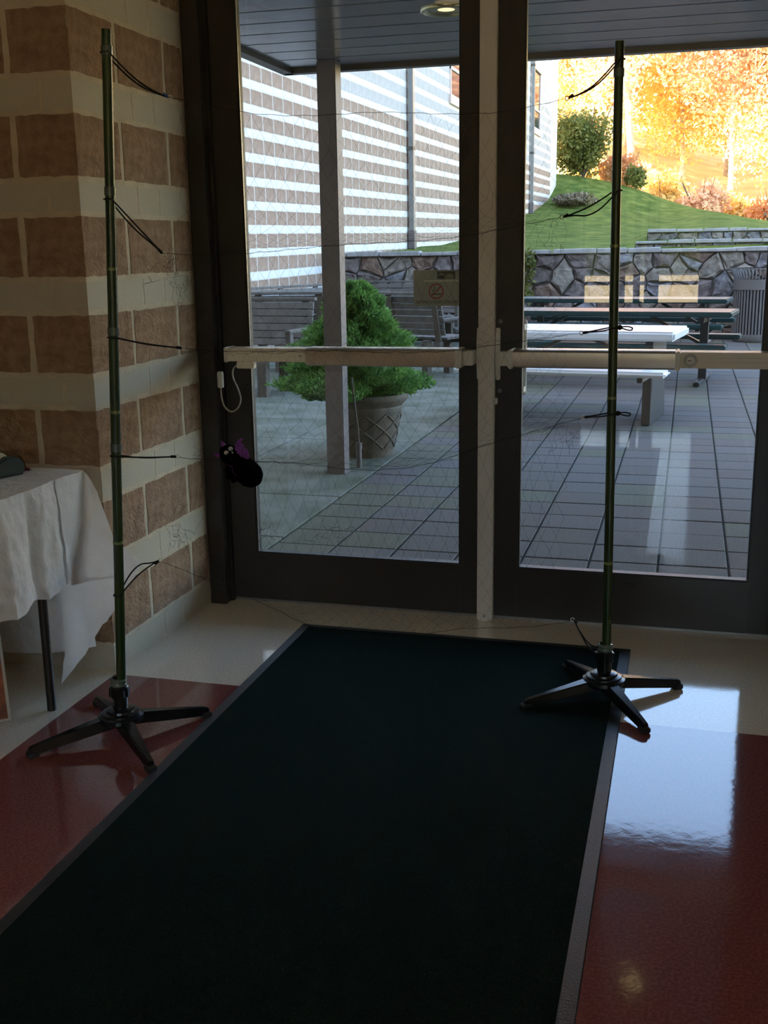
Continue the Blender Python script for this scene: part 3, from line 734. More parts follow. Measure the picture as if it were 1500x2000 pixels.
for k, (lm, n, h) in enumerate((('leaf_yellow', 15000, 12), ('leaf_orange', 14000, 11), ('leaf_peach', 13000, 13), ('leaf_yellow', 15000, 14))):
    tm = trunk_mb(h * .95, .17, 11 + k).mesh('trunk', 'bark_pale', True)
    v = leaf_cloud(n, (0, 0, h * .55), (3.4, 3.4, h * .50), .10, 40 + k, lobes=26)
    TREE_KINDS.append((tm, fast_quads('crown', v, lm)))
tl = ['yellow-leaved autumn tree on the sunlit hillside', 'orange-leaved autumn tree on the sunlit hillside', 'thin peach-coloured autumn tree on the sunlit hillside', 'tall golden autumn tree on the sunlit hillside']
spots = [(-6.5, 55, 0), (-3.6, 53, 1), (-1.2, 50.5, 2), (1.2, 56, 0), (3.4, 51, 2), (5.6, 55, 3), (7.8, 52, 0), (10.5, 56, 1), (-5.0, 62, 3), (-2.0, 64, 0), (.8, 66, 1), (3.6, 63, 3), (6.8, 66, 2), (10, 64, 0), (-7.5, 73, 1), (-3.4, 75, 3), (.2, 78, 2), (4.2, 76, 0), (8.2, 78, 3), (12.5, 75, 1), (-9, 64, 0), (-11, 57, 2), (14, 60, 3), (-6, 88, 0), (-1, 90, 3), (4, 92, 1), (9, 90, 0), (14, 92, 3), (-12, 80, 3)]
for i, (x, y, k) in enumerate(spots):
    q = random.Random(i); s = q.uniform(.85, 1.2)
    t = thing('autumn_tree', tl[k], 'tree', (x, y, ground(x, y)), q.uniform(0, 6.28), 'autumn trees: ' + tl[k]); t.scale = (s, s, s * q.uniform(.95, 1.1))
    link('trunk', TREE_KINDS[k][0], t); link('crown', TREE_KINDS[k][1], t)
def bush(name, label, cat, x, y, rad, n, size, lm, seed, group=None, stems=8):
    t = thing(name, label, cat, (x, y, ground(x, y)), 0, group)
    m = MB(); q = random.Random(seed)
    for s in range(stems):
        a = q.uniform(0, 6.28); m.tube([(0, 0, -.1), (math.cos(a) * rad[0] * .4, math.sin(a) * rad[1] * .4, rad[2] * 1.0), (math.cos(a) * rad[0] * .7, math.sin(a) * rad[1] * .7, rad[2] * 1.7)], [.03, .02, .008], 5)
    m.build('stems', 'bark', t); link('foliage', fast_quads('foliage', leaf_cloud(n, (0, 0, rad[2] * .80), rad, size, seed, lobes=26), lm), t)
    return t
bush('hill_bush', 'green and yellow bush on the crest beside the wing corner', 'bush', -2.45, 42.3, (1.55, 1.2, 1.6), 9500, .075, 'leaf_green', 71)
bush('hill_bush', 'orange low bush on the crest right of the green bush', 'bush', -1.0, 43.2, (1.0, .9, .85), 2600, .085, 'leaf_orange', 72)
bush('hill_bush', 'small green bush on the crest just left of the right net pole', 'bush', -.35, 42.0, (.55, .5, .5), 1400, .07, 'leaf_green', 73)
for i, (x, y, lm) in enumerate(((.6, 46, 'leaf_yellow'), (2.2, 45.5, 'leaf_peach'), (3.6, 47, 'leaf_yellow'), (5.2, 46, 'leaf_orange'), (6.8, 47, 'leaf_yellow'), (-1.0, 47.5, 'leaf_peach'), (-2.6, 47, 'leaf_yellow'), (8.6, 48, 'leaf_yellow'))):
    bush('autumn_bush', ['sunlit yellow autumn bush just beyond the grassy crest', 'sunlit peach autumn bush just beyond the grassy crest', 'sunlit orange autumn bush just beyond the grassy crest'][{'leaf_yellow': 0, 'leaf_peach': 1, 'leaf_orange': 2}[lm]], 'bush', x, y, (1.3, 1.2, 1.1), 2200, .10, lm, 80 + i, 'autumn bushes beyond the crest: ' + lm[5:])
bush('terrace_shrub', 'bare brown shrub behind the far terrace wall', 'shrub', 4.35, 24.5, (1.0, .9, .65), 2600, .05, 'twig_brown', 74, stems=22)
bush('terrace_shrub', 'green shrub at the right edge behind the far terrace wall', 'shrub', 5.6, 25.0, (.8, .8, .85), 2000, .07, 'leaf_green', 75)
bush('dry_brush', 'dry grey brush heap at the foot of the wing corner', 'brush', -2.3, 37.5, (.9, 2.4, .22), 3000, .07, 'twig_brown', 76)

iv = thing('ivy_clump', 'straggly green ivy clump hanging on the stone wall beside the mullion', 'ivy', (-.62, 13.16, .0))
MB().tube(smooth_path([(0, 0, 0), (.05, -.03, .4), (-.06, -.02, .8), (.05, .02, 1.32)], 4), .012, 5).build('stem', 'bark', iv, smooth=True)
link('foliage', fast_quads('foliage', leaf_cloud(420, (0.02, -.03, .95), (.24, .10, .46), .035, 91, lobes=12), 'leaf_green'), iv)

# ---------------------------------------------------------------- potted spruce
pt = thing('planter_pot', 'brown urn-shaped planter pot with lattice relief behind the canopy column', 'pot', (-.285, 3.34, 0))
prof = [(.0, 0), (.165, 0), (.172, .03), (.185, .06), (.215, .20), (.238, .31), (.250, .345), (.247, .355), (.262, .375), (.280, .395), (.286, .420), (.278, .440), (.255, .440), (.235, .40), (.0, .385)]
MB().lathe([(max(r, .001), z) for r, z in prof], 48, cap=False).build('body', 'pot_brown', pt, smooth='auto')
MB().lathe([(.001, .405), (.242, .405)], 32, cap=False).build('soil', 'soil', pt)
def rp(z): 
    for (r0, z0), (r1, z1) in zip(prof[2:7], prof[3:8]):
        if z0 <= z <= z1: return r0 + (r1 - r0) * (z - z0) / (z1 - z0)
    return .2
lt = MB()
for k in range(9):
    for s in (-1, 1):
        path = []
        for i in range(9):
            z = .065 + .245 * i / 8; a = 2 * math.pi * k / 9 + s * (i / 8 - .5) * 1.4; r = rp(z) + .002; path.append((r * math.cos(a), r * math.sin(a), z))
        lt.tube(path, .006, 5)
lt.build('lattice', 'pot_brown', pt, smooth=True)
sp = thing('potted_spruce', 'bright green dwarf spruce growing in the brown planter pot', 'shrub', (-.345, 3.34, .40))
MB().tube([(.06, 0, 0), (.02, 0, .3), (0, 0, .72)], [.022, .016, .005], 7).build('trunk', 'bark', sp, smooth=True)
g = np.random.default_rng(5); n = 26000
hh = g.random(n) ** 1.25; a = g.random(n) * 2 * np.pi
lob = 1 + .20 * np.sin(a * 4 + hh * 14) + .14 * np.sin(a * 7 - hh * 23)
R = (.465 * (1 - hh) ** .75 * (1 - .55 * np.clip(.12 - hh, 0, 1) / .12) + .03) * lob * (.62 + .42 * g.random(n) ** .5)
p = np.stack([R * np.cos(a), R * np.sin(a), hh * .78 + .0], 1)
p[:, 0] -= .05 * (1 - hh)
out = np.stack([np.cos(a), np.sin(a), .35 + .8 * g.random(n) - .3 * (hh < .15)], 1) + .5 * g.normal(size=(n, 3)); out /= np.linalg.norm(out, axis=1)[:, None]
sd_ = np.cross(out, g.normal(size=(n, 3))); sd_ /= np.linalg.norm(sd_, axis=1)[:, None]
ln = .034 * (.6 + .9 * g.random((n, 1))); wd = .0085
tri = np.stack([p - sd_ * wd, p + sd_ * wd, p + out * ln], 1)
cm = MB().lathe([(.02, .0), (.22, .03), (.30, .12), (.27, .27), (.18, .45), (.08, .63), (.01, .72)], 20).build('inner_twigs', 'spruce', sp)
link('needles', fast_quads('needles', tri, 'spruce', 3), sp)
# a few loose low twigs at the lower left
tw = MB()
for k in range(16):
    aa = 2.4 + random.uniform(-.9, 1.2); l0 = random.uniform(.3, .44); z0 = random.uniform(.0, .12)
    tw.tube([(0, 0, .08), (l0 * .6 * math.cos(aa), l0 * .6 * math.sin(aa), z0 + .03), (l0 * math.cos(aa), l0 * math.sin(aa), z0)], [.006, .004, .002], 4)
tw.build('twigs', 'bark', sp)

# ---------------------------------------------------------------- picnic tables
def picnic(kind, label, right_mid, L, rz, zt=.745):
    cx = right_mid[0] - L / 2 * math.cos(rz); cy = right_mid[1] - L / 2 * math.sin(rz)
    t = thing('picnic_table', label, 'table', (cx, cy, 0), rz, 'picnic tables on the patio')
    if kind == 'white':
        MB().b2((-L / 2, -.39, zt - .075), (L / 2, .39, zt)).build('table_top', 'table_white', t, bevel=.03, seg=3, smooth='auto') if False else MB().b2((-L / 2, -.39, zt - .075), (L / 2, .39, zt)).build('table_top', 'table_white', t, smooth='auto', bevel=.018, seg=3)
        lm = 'table_steel'
        for s in (-1, 1): MB().b2((-L / 2, s * .63 - .13, .425), (L / 2, s * .63 + .13, .47)).build('seat', 'table_white', t, bevel=.018, seg=2, smooth='auto')
    else:
        lm = 'table_metal'
        for nm, y0, y1, z in (('table_top', -.40, .40, zt), ('seat', -.82, -.56, .455), ('seat', .56, .82, .455)):
            o = MB().b2((-L / 2, y0, z - .055), (L / 2, y0 + .03, z)).b2((-L / 2, y1 - .03, z - .055), (L / 2, y1, z)).b2((-L / 2, y0 + .03, z - .055), (-L / 2 + .03, y1 - .03, z)).b2((L / 2 - .03, y0 + .03, z - .055), (L / 2, y1 - .03, z)).build(nm, 'table_green', t, bevel=.012, seg=2, smooth='auto')
            MB().b2((-L / 2 + .02, y0 + .02, z - .018), (L / 2 - .02, y1 - .02, z - .004)).build('perforated_sheet', 'table_green', o)
    for s in (-1, 1):
        if kind == 'white':
            x = s * (L / 2 - .20)
            lg = MB().prism([(-.36, .0), (.36, .0), (.36, .05), (.31, .30), (.34, zt - .075), (-.34, zt - .075), (-.31, .30), (-.36, .05)], (x - .03, 0, 0), (0, 1, 0), (0, 0, 1), (1, 0, 0), .06).build('leg', 'table_metal', t, bevel=.006)
            MB().b2((x - .034, -.364, .01), (x + .034, -.354, .60)).build('leg_edge', 'table_steel', lg)
            MB().b2((x - .02, -.70, .38), (x + .02, .70, .425)).build('seat_arm', 'table_steel', lg, bevel=.005)
        else:
            x = s * (L / 2 - .30)
            lg = MB().b2((x - .04, -.04, .03), (x + .04, .04, zt - .06)).build('leg', lm, t, bevel=.006)
            MB().b2((x - .03, -.45, 0), (x + .03, .45, .05)).build('foot', lm, lg, bevel=.01)
            MB().b2((x - .025, -.70, .37), (x + .025, .70, .405)).build('seat_arm', lm, lg, bevel=.005)
            MB().b2((x - .03, -.34, zt - .115), (x + .03, .34, zt - .06)).build('top_arm', lm, lg, bevel=.005)
        MB().beam((x - s * .03, 0, .40), (x - s * .55, 0, zt - .07), .05, .03).build('brace', lm, lg)
    return t
RZ = math.radians(-8)
picnic('white', 'white-topped picnic table nearest to the right door', (1.80, 5.28), 1.68, RZ)
picnic('green', 'glossy dark green picnic table in the middle of the three', (2.31, 7.95), 2.6, RZ)
picnic('green', 'dark green picnic table furthest back against the stone wall', (2.35, 10.75), 2.75, RZ)

# ---------------------------------------------------------------- wooden slat benches
def make_bench(W=1.65):
    t = thing('slat_bench', 'x', 'bench', (0, 0, 0), 0, 'wooden slat benches on the patio')
    tilt = .24
    for i in range(6):
        z = .50 + i * .072; y = .26 + (z - .44) * tilt
        MB().box((0, y, z), (W, .024, .064), Matrix.Rotation(-tilt, 3, 'X')).build('back_slat', 'wood_grey', t, bevel=.003, seg=1)
    for i in range(5): MB().box((0, -.20 + i * .095, .43), (W, .085, .028)).build('seat_slat', 'wood_grey', t, bevel=.003, seg=1)
    for s in (-1, 0, 1):
        x = s * (W / 2 - .10)
        MB().beam((x, .275, .40), (x, .40, .905), .085, .035, up=(0, 1, 0)).build('back_post', 'wood_brown', t, bevel=.003, seg=1)
    MB().box((0, .398, .925), (W + .02, .06, .03)).build('top_rail', 'wood_grey', t, bevel=.003, seg=1)
    MB().b2((-W / 2 + .05, -.235, .355), (W / 2 - .05, -.205, .415)).build('front_rail', 'wood_brown', t)
    for s in (-1, 1):
        x = s * (W / 2 - .30)
        for y in (-.21, .27): MB().b2((x - .05, y - .045, 0), (x + .05, y + .045, .41)).build('leg', 'wood_brown', t, bevel=.004, seg=1)
        x = s * (W / 2 - .02)
        ar = MB().b2((x - .03, -.22, .62), (x + .03, .32, .655)).build('arm_rest', 'wood_brown', t, bevel=.006, seg=1)
        MB().b2((x - .025, -.21, .30), (x + .025, -.14, .62)).build('arm_post', 'wood_brown', ar)
    return t
b0 = make_bench()
bl = [((-2.66, 6.42, 0), -6, 'wooden slat bench facing the doors left of the potted spruce'),
      ((-1.27, 8.45, 0), 162, 'wooden slat bench turned away with dark posts right of the potted spruce'),
      ((-2.15, 12.1, 0), -8, 'wooden slat bench furthest back against the stone wall facing the doors'),
      ((-2.30, 8.65, 0), 184, 'wooden slat bench seen as a dark top rail behind the nearest left bench'),
      ((-3.15, 10.2, 0), 68, 'wooden slat bench standing sideways at the foot of the striped wing'),
      ((-.45, 10.6, 0), 100, 'wooden slat bench seen end-on beside the bronze door stile')]
for i, (loc, deg, lb) in enumerate(bl):
    b = b0 if i == 0 else copy_tree(b0)
    b.location = loc; b.rotation_euler = (0, 0, math.radians(deg)); b['label'] = lb
    if i == 1: b.scale = (.80, 1, 1)

# ---------------------------------------------------------------- litter bin
tc_ = thing('litter_bin', 'round grey slatted litter bin with flared rim by the stone wall', 'bin', (2.80, 13.28, 0))
MB().lathe([(.28, .06), (.30, .10), (.30, .80), (.29, .80), (.27, .1)], 36, cap=False).build('liner', 'can_inside', tc_, smooth='auto')
MB().lathe([(.10, 0), (.30, 0), (.325, .03), (.325, .115), (.30, .115)], 40, cap=False).build('base_ring', 'can_grey', tc_, smooth='auto')
MB().lathe([(.318, .755), (.335, .755), (.335, .90), (.318, .90)], 40, cap=False).build('band', 'can_grey', tc_, smooth='auto')
for k in range(44):
    a = 2 * math.pi * k / 44; u = Vector((math.cos(a), math.sin(a), 0))
    MB().beam(u * .322 + Vector((0, 0, .10)), u * .322 + Vector((0, 0, .77)), .025, .008, up=tuple(u)).build('slat', 'can_grey', tc_)
    MB().tube(smooth_path([u * .325 + Vector((0, 0, .89)), u * .335 + Vector((0, 0, .96)), u * .375 + Vector((0, 0, 1.02)), u * .43 + Vector((0, 0, 1.05))], 3), .008, 5).build('rim_finger', 'can_grey', tc_)
MB().lathe([(.42, 1.045), (.445, 1.045), (.445, 1.06), (.42, 1.06)], 44, cap=False).build('rim', 'can_grey', tc_, smooth='auto')

# ================================================================== THINGS IN THE ROOM
# ---------------------------------------------------------------- entrance mat
mt = thing('entrance_mat', 'long dark green entrance mat with black rubber edge leading to the doors', 'mat', (1.078, -1.97, 0))
hx, hy = .617, 1.80
MB().prism([(-hx, -hy), (hx, -hy), (hx, hy), (-hx, hy)], (0, 0, 0), (1, 0, 0), (0, 1, 0), (0, 0, 1), .005).build('rubber_border', 'mat_rubber', mt, bevel=.004, seg=1)
MB().b2((-hx + .036, -hy + .036, .004), (hx - .036, hy - .036, .009)).build('carpet', 'mat_carpet', mt, bevel=.002, seg=1)

# ---------------------------------------------------------------- net pole stands
def stand(label, base, rz, top, bands, tapes):
    t = thing('net_pole_stand', label, 'stand', (base[0], base[1], 0.0 if base[0] < 1 else .0), 0, 'net pole stands')
    hub = MB().lathe([(.0, .058), (.060, .058), (.068, .064), (.066, .074), (.056, .078), (.055, .083), (.043, .086), (.041, .092), (.030, .096), (.0, .097)] and [(max(r, .001), z) for r, z in [(0, .050), (.058, .050), (.068, .060), (.066, .071), (.056, .075), (.055, .080), (.043, .083), (.041, .089), (.030, .093), (.001, .094)]], 40, cap=False).build('hub_disc', 'black_plastic', t, smooth='auto')
    for k in range(4):
        a = rz + k * math.pi / 2; u = Vector((math.cos(a), math.sin(a), 0)); s = Vector((-u.y, u.x, 0))
        m = MB()
        for d, w, z0, z1 in ((.02, .026, .040, .074), (.06, .025, .036, .070), (.25, .012, .008, .036), (.272, .012, .004, .030)):
            c = u * d
            for sg, z in ((-1, z0), (1, z0), (.75, z1), (-.75, z1)): m.v.append(tuple(c + s * (w * sg) + Vector((0, 0, z))))
        for i in range(3):
            for q in range(4): m.f.append((i * 4 + q, i * 4 + (q + 1) % 4, i * 4 + 4 + (q + 1) % 4, i * 4 + 4 + q))
        m.f += [(3, 2, 1, 0), (12, 13, 14, 15)]
        lg = m.build('leg', 'black_plastic', t, bevel=.003, seg=2, smooth='auto')
        c = u * .262; Rm = Matrix((u, s, Vector((0, 0, 1)))).transposed()
        MB().box((c.x, c.y, .0095 if k != 9 else 0), (.034, .030, .019), Rm).build('foot_pad', 'mat_rubber', lg, bevel=.004)
    MB().tube([(0, 0, .085), (0, 0, .140)], .0225, 20).build('sleeve', 'black_plastic', t, smooth='auto')
    col = MB(); n = 20
    col.lathe([(.022, .125), (.0275, .128), (.0275, .158), (.024, .162), (.018, .163)], 20, cap=False)
    for k in range(10):
        a = 2 * math.pi * k / 10; col.b2((.0265 * math.cos(a) - .003, .0265 * math.sin(a) - .003, .130), (.0265 * math.cos(a) + .003, .0265 * math.sin(a) + .003, .156))
    col.build('tightening_collar', 'black_plastic', t, smooth='auto')
    MB().lathe([(.020, .160), (.0245, .164), (.0245, .170), (.020, .174), (.0245, .178), (.0235, .184), (.017, .186)], 20, cap=False).build('clear_ring', 'tape_clear', t, smooth=True)
    A = Vector((0, 0, .10)); B = Vector((top[0] - base[0], top[1] - base[1], top[2])); A.x = B.x * .02
    P0 = Vector(((.276 if base[0] < 1 else 1.637) - base[0], 0, .175)); d = (B - P0).normalized(); A = P0 - d * .08
    pole = MB().tube([A, A.lerp(B, .33), A.lerp(B, .66), B], [.0142, .0139, .0135, .0130], 20).build('pole', 'pole_green', t, smooth='auto')
    for f, kind in [(b, 0) for b in bands] + [(b, 1) for b in tapes]:
        p = A + (B - A) * ((f - A.z) / (B.z - A.z)); h = .004 if kind == 0 else .011
        MB().tube([p - d * h, p + d * h], .0147 if kind == 0 else .0152, 18).build('node_band' if kind == 0 else 'tape_wrap', 'pole_band' if kind == 0 else 'tape_clear', pole, smooth='auto')
    def at(z): return t.location + A + (B - A) * ((z - A.z) / (B.z - A.z))
    return t, at
LT, lat = stand('green net pole on black four-legged stand on the red floor by the table', (.267, -1.236), math.radians(45), (.373, -1.236, 1.955), [.975, .60, 1.36], [1.905, 1.560, 1.195, .875])
RT, rat = stand('green net pole on black four-legged stand on the mat corner by the right door', (1.632, -.627), math.radians(31), (1.616, -.627, 1.952), [.96, .45, 1.40], [1.87])

# ---------------------------------------------------------------- mist net
NA = Vector((.267, -1.236, 0)); NBv = Vector((1.632, -.627, 0)) - NA; NL = NBv.length
NN = Vector((NBv.y, -NBv.x, 0)).normalized()          # towards the camera
def N(s, z, off=0.): return NA + NBv * s + Vector((0, 0, z)) + NN * off
net = thing('mist_net', 'fine black mist net strung between the two green poles', 'net', tuple(N(.5, 0)))
NO = Vector(net.location)
def loc(p): return Vector(p) - NO
Lr = [(.161, 1.798), (.135, 1.398), (.160, 1.142), (.138, .838), (.093, .536)]
Lz = [1.90, 1.54, 1.179, .851, .443]
Rr = [(.893, 1.801), (.888, 1.482), (.933, 1.154), (.940, .905), (.930, .272)]
Rz = [1.905, 1.554, 1.167, .913, .171]
def loop(polept, ringpt, sag, sep, wrap_r=.0160, r=.0022, style=0):
    a = Vector(polept); b = Vector(ringpt); d = (b - a); dh = Vector((d.x, d.y, 0)).normalized(); s = Vector((-dh.y, dh.x, 0))
    pts = []
    for k in range(8):                      # round the pole
        an = math.pi / 2 + math.pi * k / 7; pts.append(a + dh * (wrap_r * math.cos(an)) + s * (wrap_r * math.sin(an)))
    up = Vector((0, 0, 1))
    one = [pts[-1]] + [pts[-1].lerp(b, t) + up * (-sag * math.sin(math.pi * t)) for t in (.3, .55, .8)] + [b]
    two = [pts[0]] + [pts[0].lerp(b, t) + up * (-sag * math.sin(math.pi * t) - sep * math.sin(math.pi * min(1, t * 1.15))) for t in (.3, .55, .8)] + [b]
    path = list(reversed(smooth_path(two, 5))) + pts[1:-1] + smooth_path(one, 5)
    o = MB().tube([loc(p) for p in path], r, 7).build('loop_cord', 'cord_black', net, smooth=True)
    rg = b + dh * .004
    MB().tube([loc(rg + dh * (.0055 * math.cos(q)) + up * (.0055 * math.sin(q))) for q in [2 * math.pi * k / 16 for k in range(16)]], .0014, 6, closed=True).build('ring', 'ring_white', o, smooth=True)
    MB().tube([loc(b - d.normalized() * .016), loc(b - d.normalized() * .002)], .0040, 8).build('whipping', 'tape_blue' if style == 1 else 'cord_black', o, smooth='auto')
    if style == 2:
        k0 = a - dh * .02
        MB().lathe([(.001, -.008), (.007, -.005), (.0085, 0), (.007, .005), (.001, .008)], 10, cap=False).build('knot', 'cord_black', o, smooth=True).location = loc(k0)
        MB().tube([loc(p) for p in smooth_path([k0, k0 - dh * .02 + up * .002, k0 - dh * .038 - up * .002, k0 - dh * .036 - up * .009, k0 - dh * .02 - up * .007, k0], 4)], .0022, 6).build('loose_end', 'cord_black', o, smooth=True)
    return o
sags = [(.012, .004), (.0, .010), (.003, .002), (.002, .004), (-.012, -.022)]
for i in range(5): loop(lat(Lz[i]), N(*Lr[i]), sags[i][0] * (1 if i else 1.4), sags[i][1], style=1 if i == 0 else 0)
sagr = [(.018, .003), (.008, .022), (.0, .003), (.0, .003), (.035, .014)]
for i in range(5): loop(rat(Rz[i]), N(*Rr[i]), sagr[i][0], sagr[i][1], style=2 if i in (2, 3) else 0)
sag_s = [.062, .035, .04, .10, .16]
def string_z(i, s):
    (s0, z0), (s1, z1) = Lr[i], Rr[i]; t = (s - s0) / (s1 - s0); t = max(0, min(1, t))
    return z0 + (z1 - z0) * t - sag_s[i] * 4 * t * (1 - t) * (.8 + .2 * math.sin(t * 9 + i))
for i in range(5):
    s0, s1 = Lr[i][0] + .006, Rr[i][0] - .006
    pts = [loc(N(s0 + (s1 - s0) * k / 40, string_z(i, s0 + (s1 - s0) * k / 40) + .0015 * math.sin(k * 2.1 + i), .004 * math.sin(k * .7 + i))) for k in range(41)]
    MB().tube(pts, .00062, 4).build('shelf_string', 'net_thread', net, smooth=True)
# diamond netting, bagging between the strings
nm_ = MB(); cols, rows = 54, 60; g = np.random.default_rng(3)
s0, s1 = .17, .90
node = {}
for j in range(rows + 1):
    for i in range(cols + 1):
        if (i + j) % 2: continue
        s = s0 + (s1 - s0) * i / cols; f = 4 * j / rows; k = min(int(f), 3); t = f - k
        z = string_z(k, s) + (string_z(k + 1, s) - string_z(k, s)) * t - .10 * math.sin(math.pi * t)
        z += float(g.normal()) * .004; off = .03 * math.sin(math.pi * t) * math.sin(s * 7) + float(g.normal()) * .004
        node[(i, j)] = loc(N(s + float(g.normal()) * .003, z, off))
for (i, j), p in node.items():
    for di in (-1, 1):
        q = node.get((i + di, j + 1))
        if q is not None: nm_.tube([p, q], .00024, 3, caps=False)
tag(nm_.build('netting', 'net_thread', net), kind='stuff')
tg = MB(); rr = random.Random(9)
for (cs, cz, sx, sz, n) in ((.150, 1.375, .030, .05, 9), (.135, .62, .035, .05, 12), (.20, .55, .03, .04, 8), (.155, 1.30, .03, .06, 7), (.42, .60, .05, .03, 7), (.90, .85, .04, .06, 6), (.30, .62, .05, .04, 6), (.885, 1.42, .03, .05, 5)):
    for k in range(n):
        p = [N(cs + rr.gauss(0, sx * .4), cz + rr.gauss(0, sz * .4), rr.gauss(0, .008))]
        for q in range(5): p.append(p[-1] + NBv.normalized() * rr.gauss(0, sx * .35) + Vector((0, 0, rr.gauss(-.004, sz * .3))))
        tg.tube([loc(x) for x in smooth_path(p, 3)], .00035, 3, caps=False)
tag(tg.build('tangles', 'net_thread', net), kind='stuff')

# ---------------------------------------------------------------- plush bat caught in the net
K = .00155
bat = thing('plush_bat', 'small black plush toy bat with purple wings caught in the net', 'toy', tuple(N(.268, .792, .02)), math.atan2(NBv.y, NBv.x))
def bl_(px, py, y=0.): return Vector(((px - 482) * K, y, (917 - py) * K))
path = [bl_(440, 869), bl_(445, 876), bl_(453, 885), bl_(462, 895), bl_(472, 907), bl_(482, 918), bl_(493, 929), bl_(501, 937), bl_(506, 942)]
MB().tube(smooth_path(path, 3), [x for x in np.interp(np.linspace(0, 8, 25), range(9), [.004, .022, .0275, .0255, .033, .038, .036, .025, .004])], 22).build('body', 'plush_black', bat, smooth=True)
def ell(c, r, name, m, rot=0, parent=bat):
    o = MB().lathe([(max(.001, math.sin(math.pi * k / 8)), -math.cos(math.pi * k / 8)) for k in range(9)], 16, cap=False).build(name, m, parent, smooth=True)
    o.location = c; o.scale = r; o.rotation_euler = (0, rot, 0); return o
for px, py in ((447, 879), (455, 872)):
    ell(bl_(px, py, -.0225), (.0068, .004, .0062), 'eye', 'felt_white'); ell(bl_(px + 1, py + 1, -.0262), (.0016, .001, .0016), 'pupil', 'plush_black')
ell(bl_(458, 879, -.025), (.0026, .002, .0024), 'nose', 'felt_white')
for px, py, r in ((440, 865, -.5), (431, 883, -1.1)):
    o = MB().lathe([(.007, 0), (.006, .006), (.001, .017)], 10).build('ear', 'plush_purple', bat, smooth=True); o.location = bl_(px + 3, py + 3, -.004); o.rotation_euler = (0, r, 0)
wp = [(466, 887), (463, 876), (463, 866), (468, 858), (477, 853), (478, 857), (473, 862), (479, 867), (480, 873), (486, 876), (487, 883), (489, 888), (486, 894), (477, 892)]
MB().prism([((x - 482) * K, (917 - y) * K) for x, y in wp], (0, -.016, 0), (1, 0, 0), (0, 0, 1), (.1, 1, 0), .004).build('wing', 'plush_purple', bat, bevel=.001)
for a, b in (((466, 886), (470, 862)), ((472, 889), (479, 868)), ((478, 891), (486, 878))):
    MB().tube([bl_(*a, -.017), bl_((a[0] + b[0]) / 2 - 1, (a[1] + b[1]) / 2, -.019), bl_(*b, -.017)], .0013, 6).build('wing_rib', 'plush_purple', bat, smooth=True)
wp2 = [(448, 905), (441, 915), (446, 922), (444, 931), (452, 933), (455, 940), (463, 938), (468, 930), (460, 915)]
MB().prism([((x - 482) * K, (917 - y) * K) for x, y in wp2], (0, .008, 0), (1, 0, 0), (0, 0, 1), (0, 1, 0), .004).build('wing', 'plush_black', bat, bevel=.001)
MB().tube(smooth_path([bl_(450, 901, -.032), bl_(456, 905, -.034), bl_(457, 913, -.034), bl_(463, 922, -.030)], 4), .0008, 5).build('seam', 'plush_purple', bat, smooth=True)
for px, py in ((504, 936), (497, 944)): ell(bl_(px, py, -.004), (.006, .004, .003), 'foot', 'felt_white', -.8)

# ---------------------------------------------------------------- folding table and paper cloth
tb = thing('folding_table', 'folding table hidden under white paper with a dark round leg showing', 'table', (-.90, -1.31, 0))
def tl_(x, y, z): return (x + .90, y + 1.31, z)
MB().b2(tl_(-1.80, -1.69, .705), tl_(.012, -.945, .735)).build('table_top', 'bar_plastic', tb, bevel=.006)
for x, y in ((-.047, -1.112), (-.047, -1.54), (-1.74, -1.112), (-1.74, -1.54)):
    MB().tube([tl_(x, y, .0), tl_(x, y, .71)], .0145, 16).build('leg', 'leg_brown', tb, smooth='auto')
MB().tube([tl_(-.047, -1.112, .60), tl_(-.047, -1.54, .60)], .010, 10).build('leg_brace', 'leg_brown', tb)
MB().tube([tl_(-1.74, -1.112, .60), tl_(-1.74, -1.54, .60)], .010, 10).build('leg_brace', 'leg_brown', tb)

cl = thing('paper_tablecloth', 'crinkled white paper cloth draped over the folding table', 'tablecloth', (-.90, -1.31, .74))
def cloc(x, y, z): return (x + .90, y + 1.31, z - .74)
def crinkle(m, name, cuts=3, amp=.004, axis=None):
    me = m.mesh(name, 'paper_white'); bm = bmesh.new(); bm.from_mesh(me)
    bmesh.ops.subdivide_edges(bm, edges=bm.edges[:], cuts=cuts, use_grid_fill=True, smooth=0.0)
    for v in bm.verts:
        p = v.co * 16; d = noise.noise_vector(p) * amp + noise.noise_vector(v.co * 45) * amp * .45
        rg = 1 - abs(noise.noise(v.co * 21 + Vector((3, 7, 1)))) * 2; d += Vector((1, -.6, .2)) * (max(0, rg - .55) * amp * 2.2)
        v.co += d
    bm.to_mesh(me); bm.free()
    for p in me.polygons: p.use_smooth = True
    return link(name, me, cl)
crinkle(MB().grid(lambda u, v: cloc(-1.81 + 1.835 * u, -1.70 + .763 * v, .741), 12, 5), 'top_sheet', 2, .0012)
def fold(y): return .010 * math.sin(y * 31) + .006 * math.sin(y * 67 + 1) + .012 * max(0, math.sin(y * 13 + .5))
crinkle(MB().grid(lambda u, v: cloc(.024 + (.004 + fold(-1.70 + .60 * u)) * min(1, v * 3) + .010 * v, -1.70 + .60 * u, .742 - .330 * v + .008 * math.sin(u * 21) * v), 16, 6), 'side_drape', 3, .005)
crinkle(MB().grid(lambda u, v: cloc(-1.81 + 1.835 * u, -1.703 - .012 * v * (1 + math.sin(u * 40)), .742 - .33 * v), 20, 4), 'front_drape', 2, .004)
crinkle(MB().grid(lambda u, v: cloc(-1.81 + 1.785 * u, -.936 + .10 * v * (.6 + .2 * math.sin(u * 26)), .742 - (.672 - .05 * max(0, u - .8) / .2) * v), 20, 5), 'back_flap', 1, .004)
m = MB()
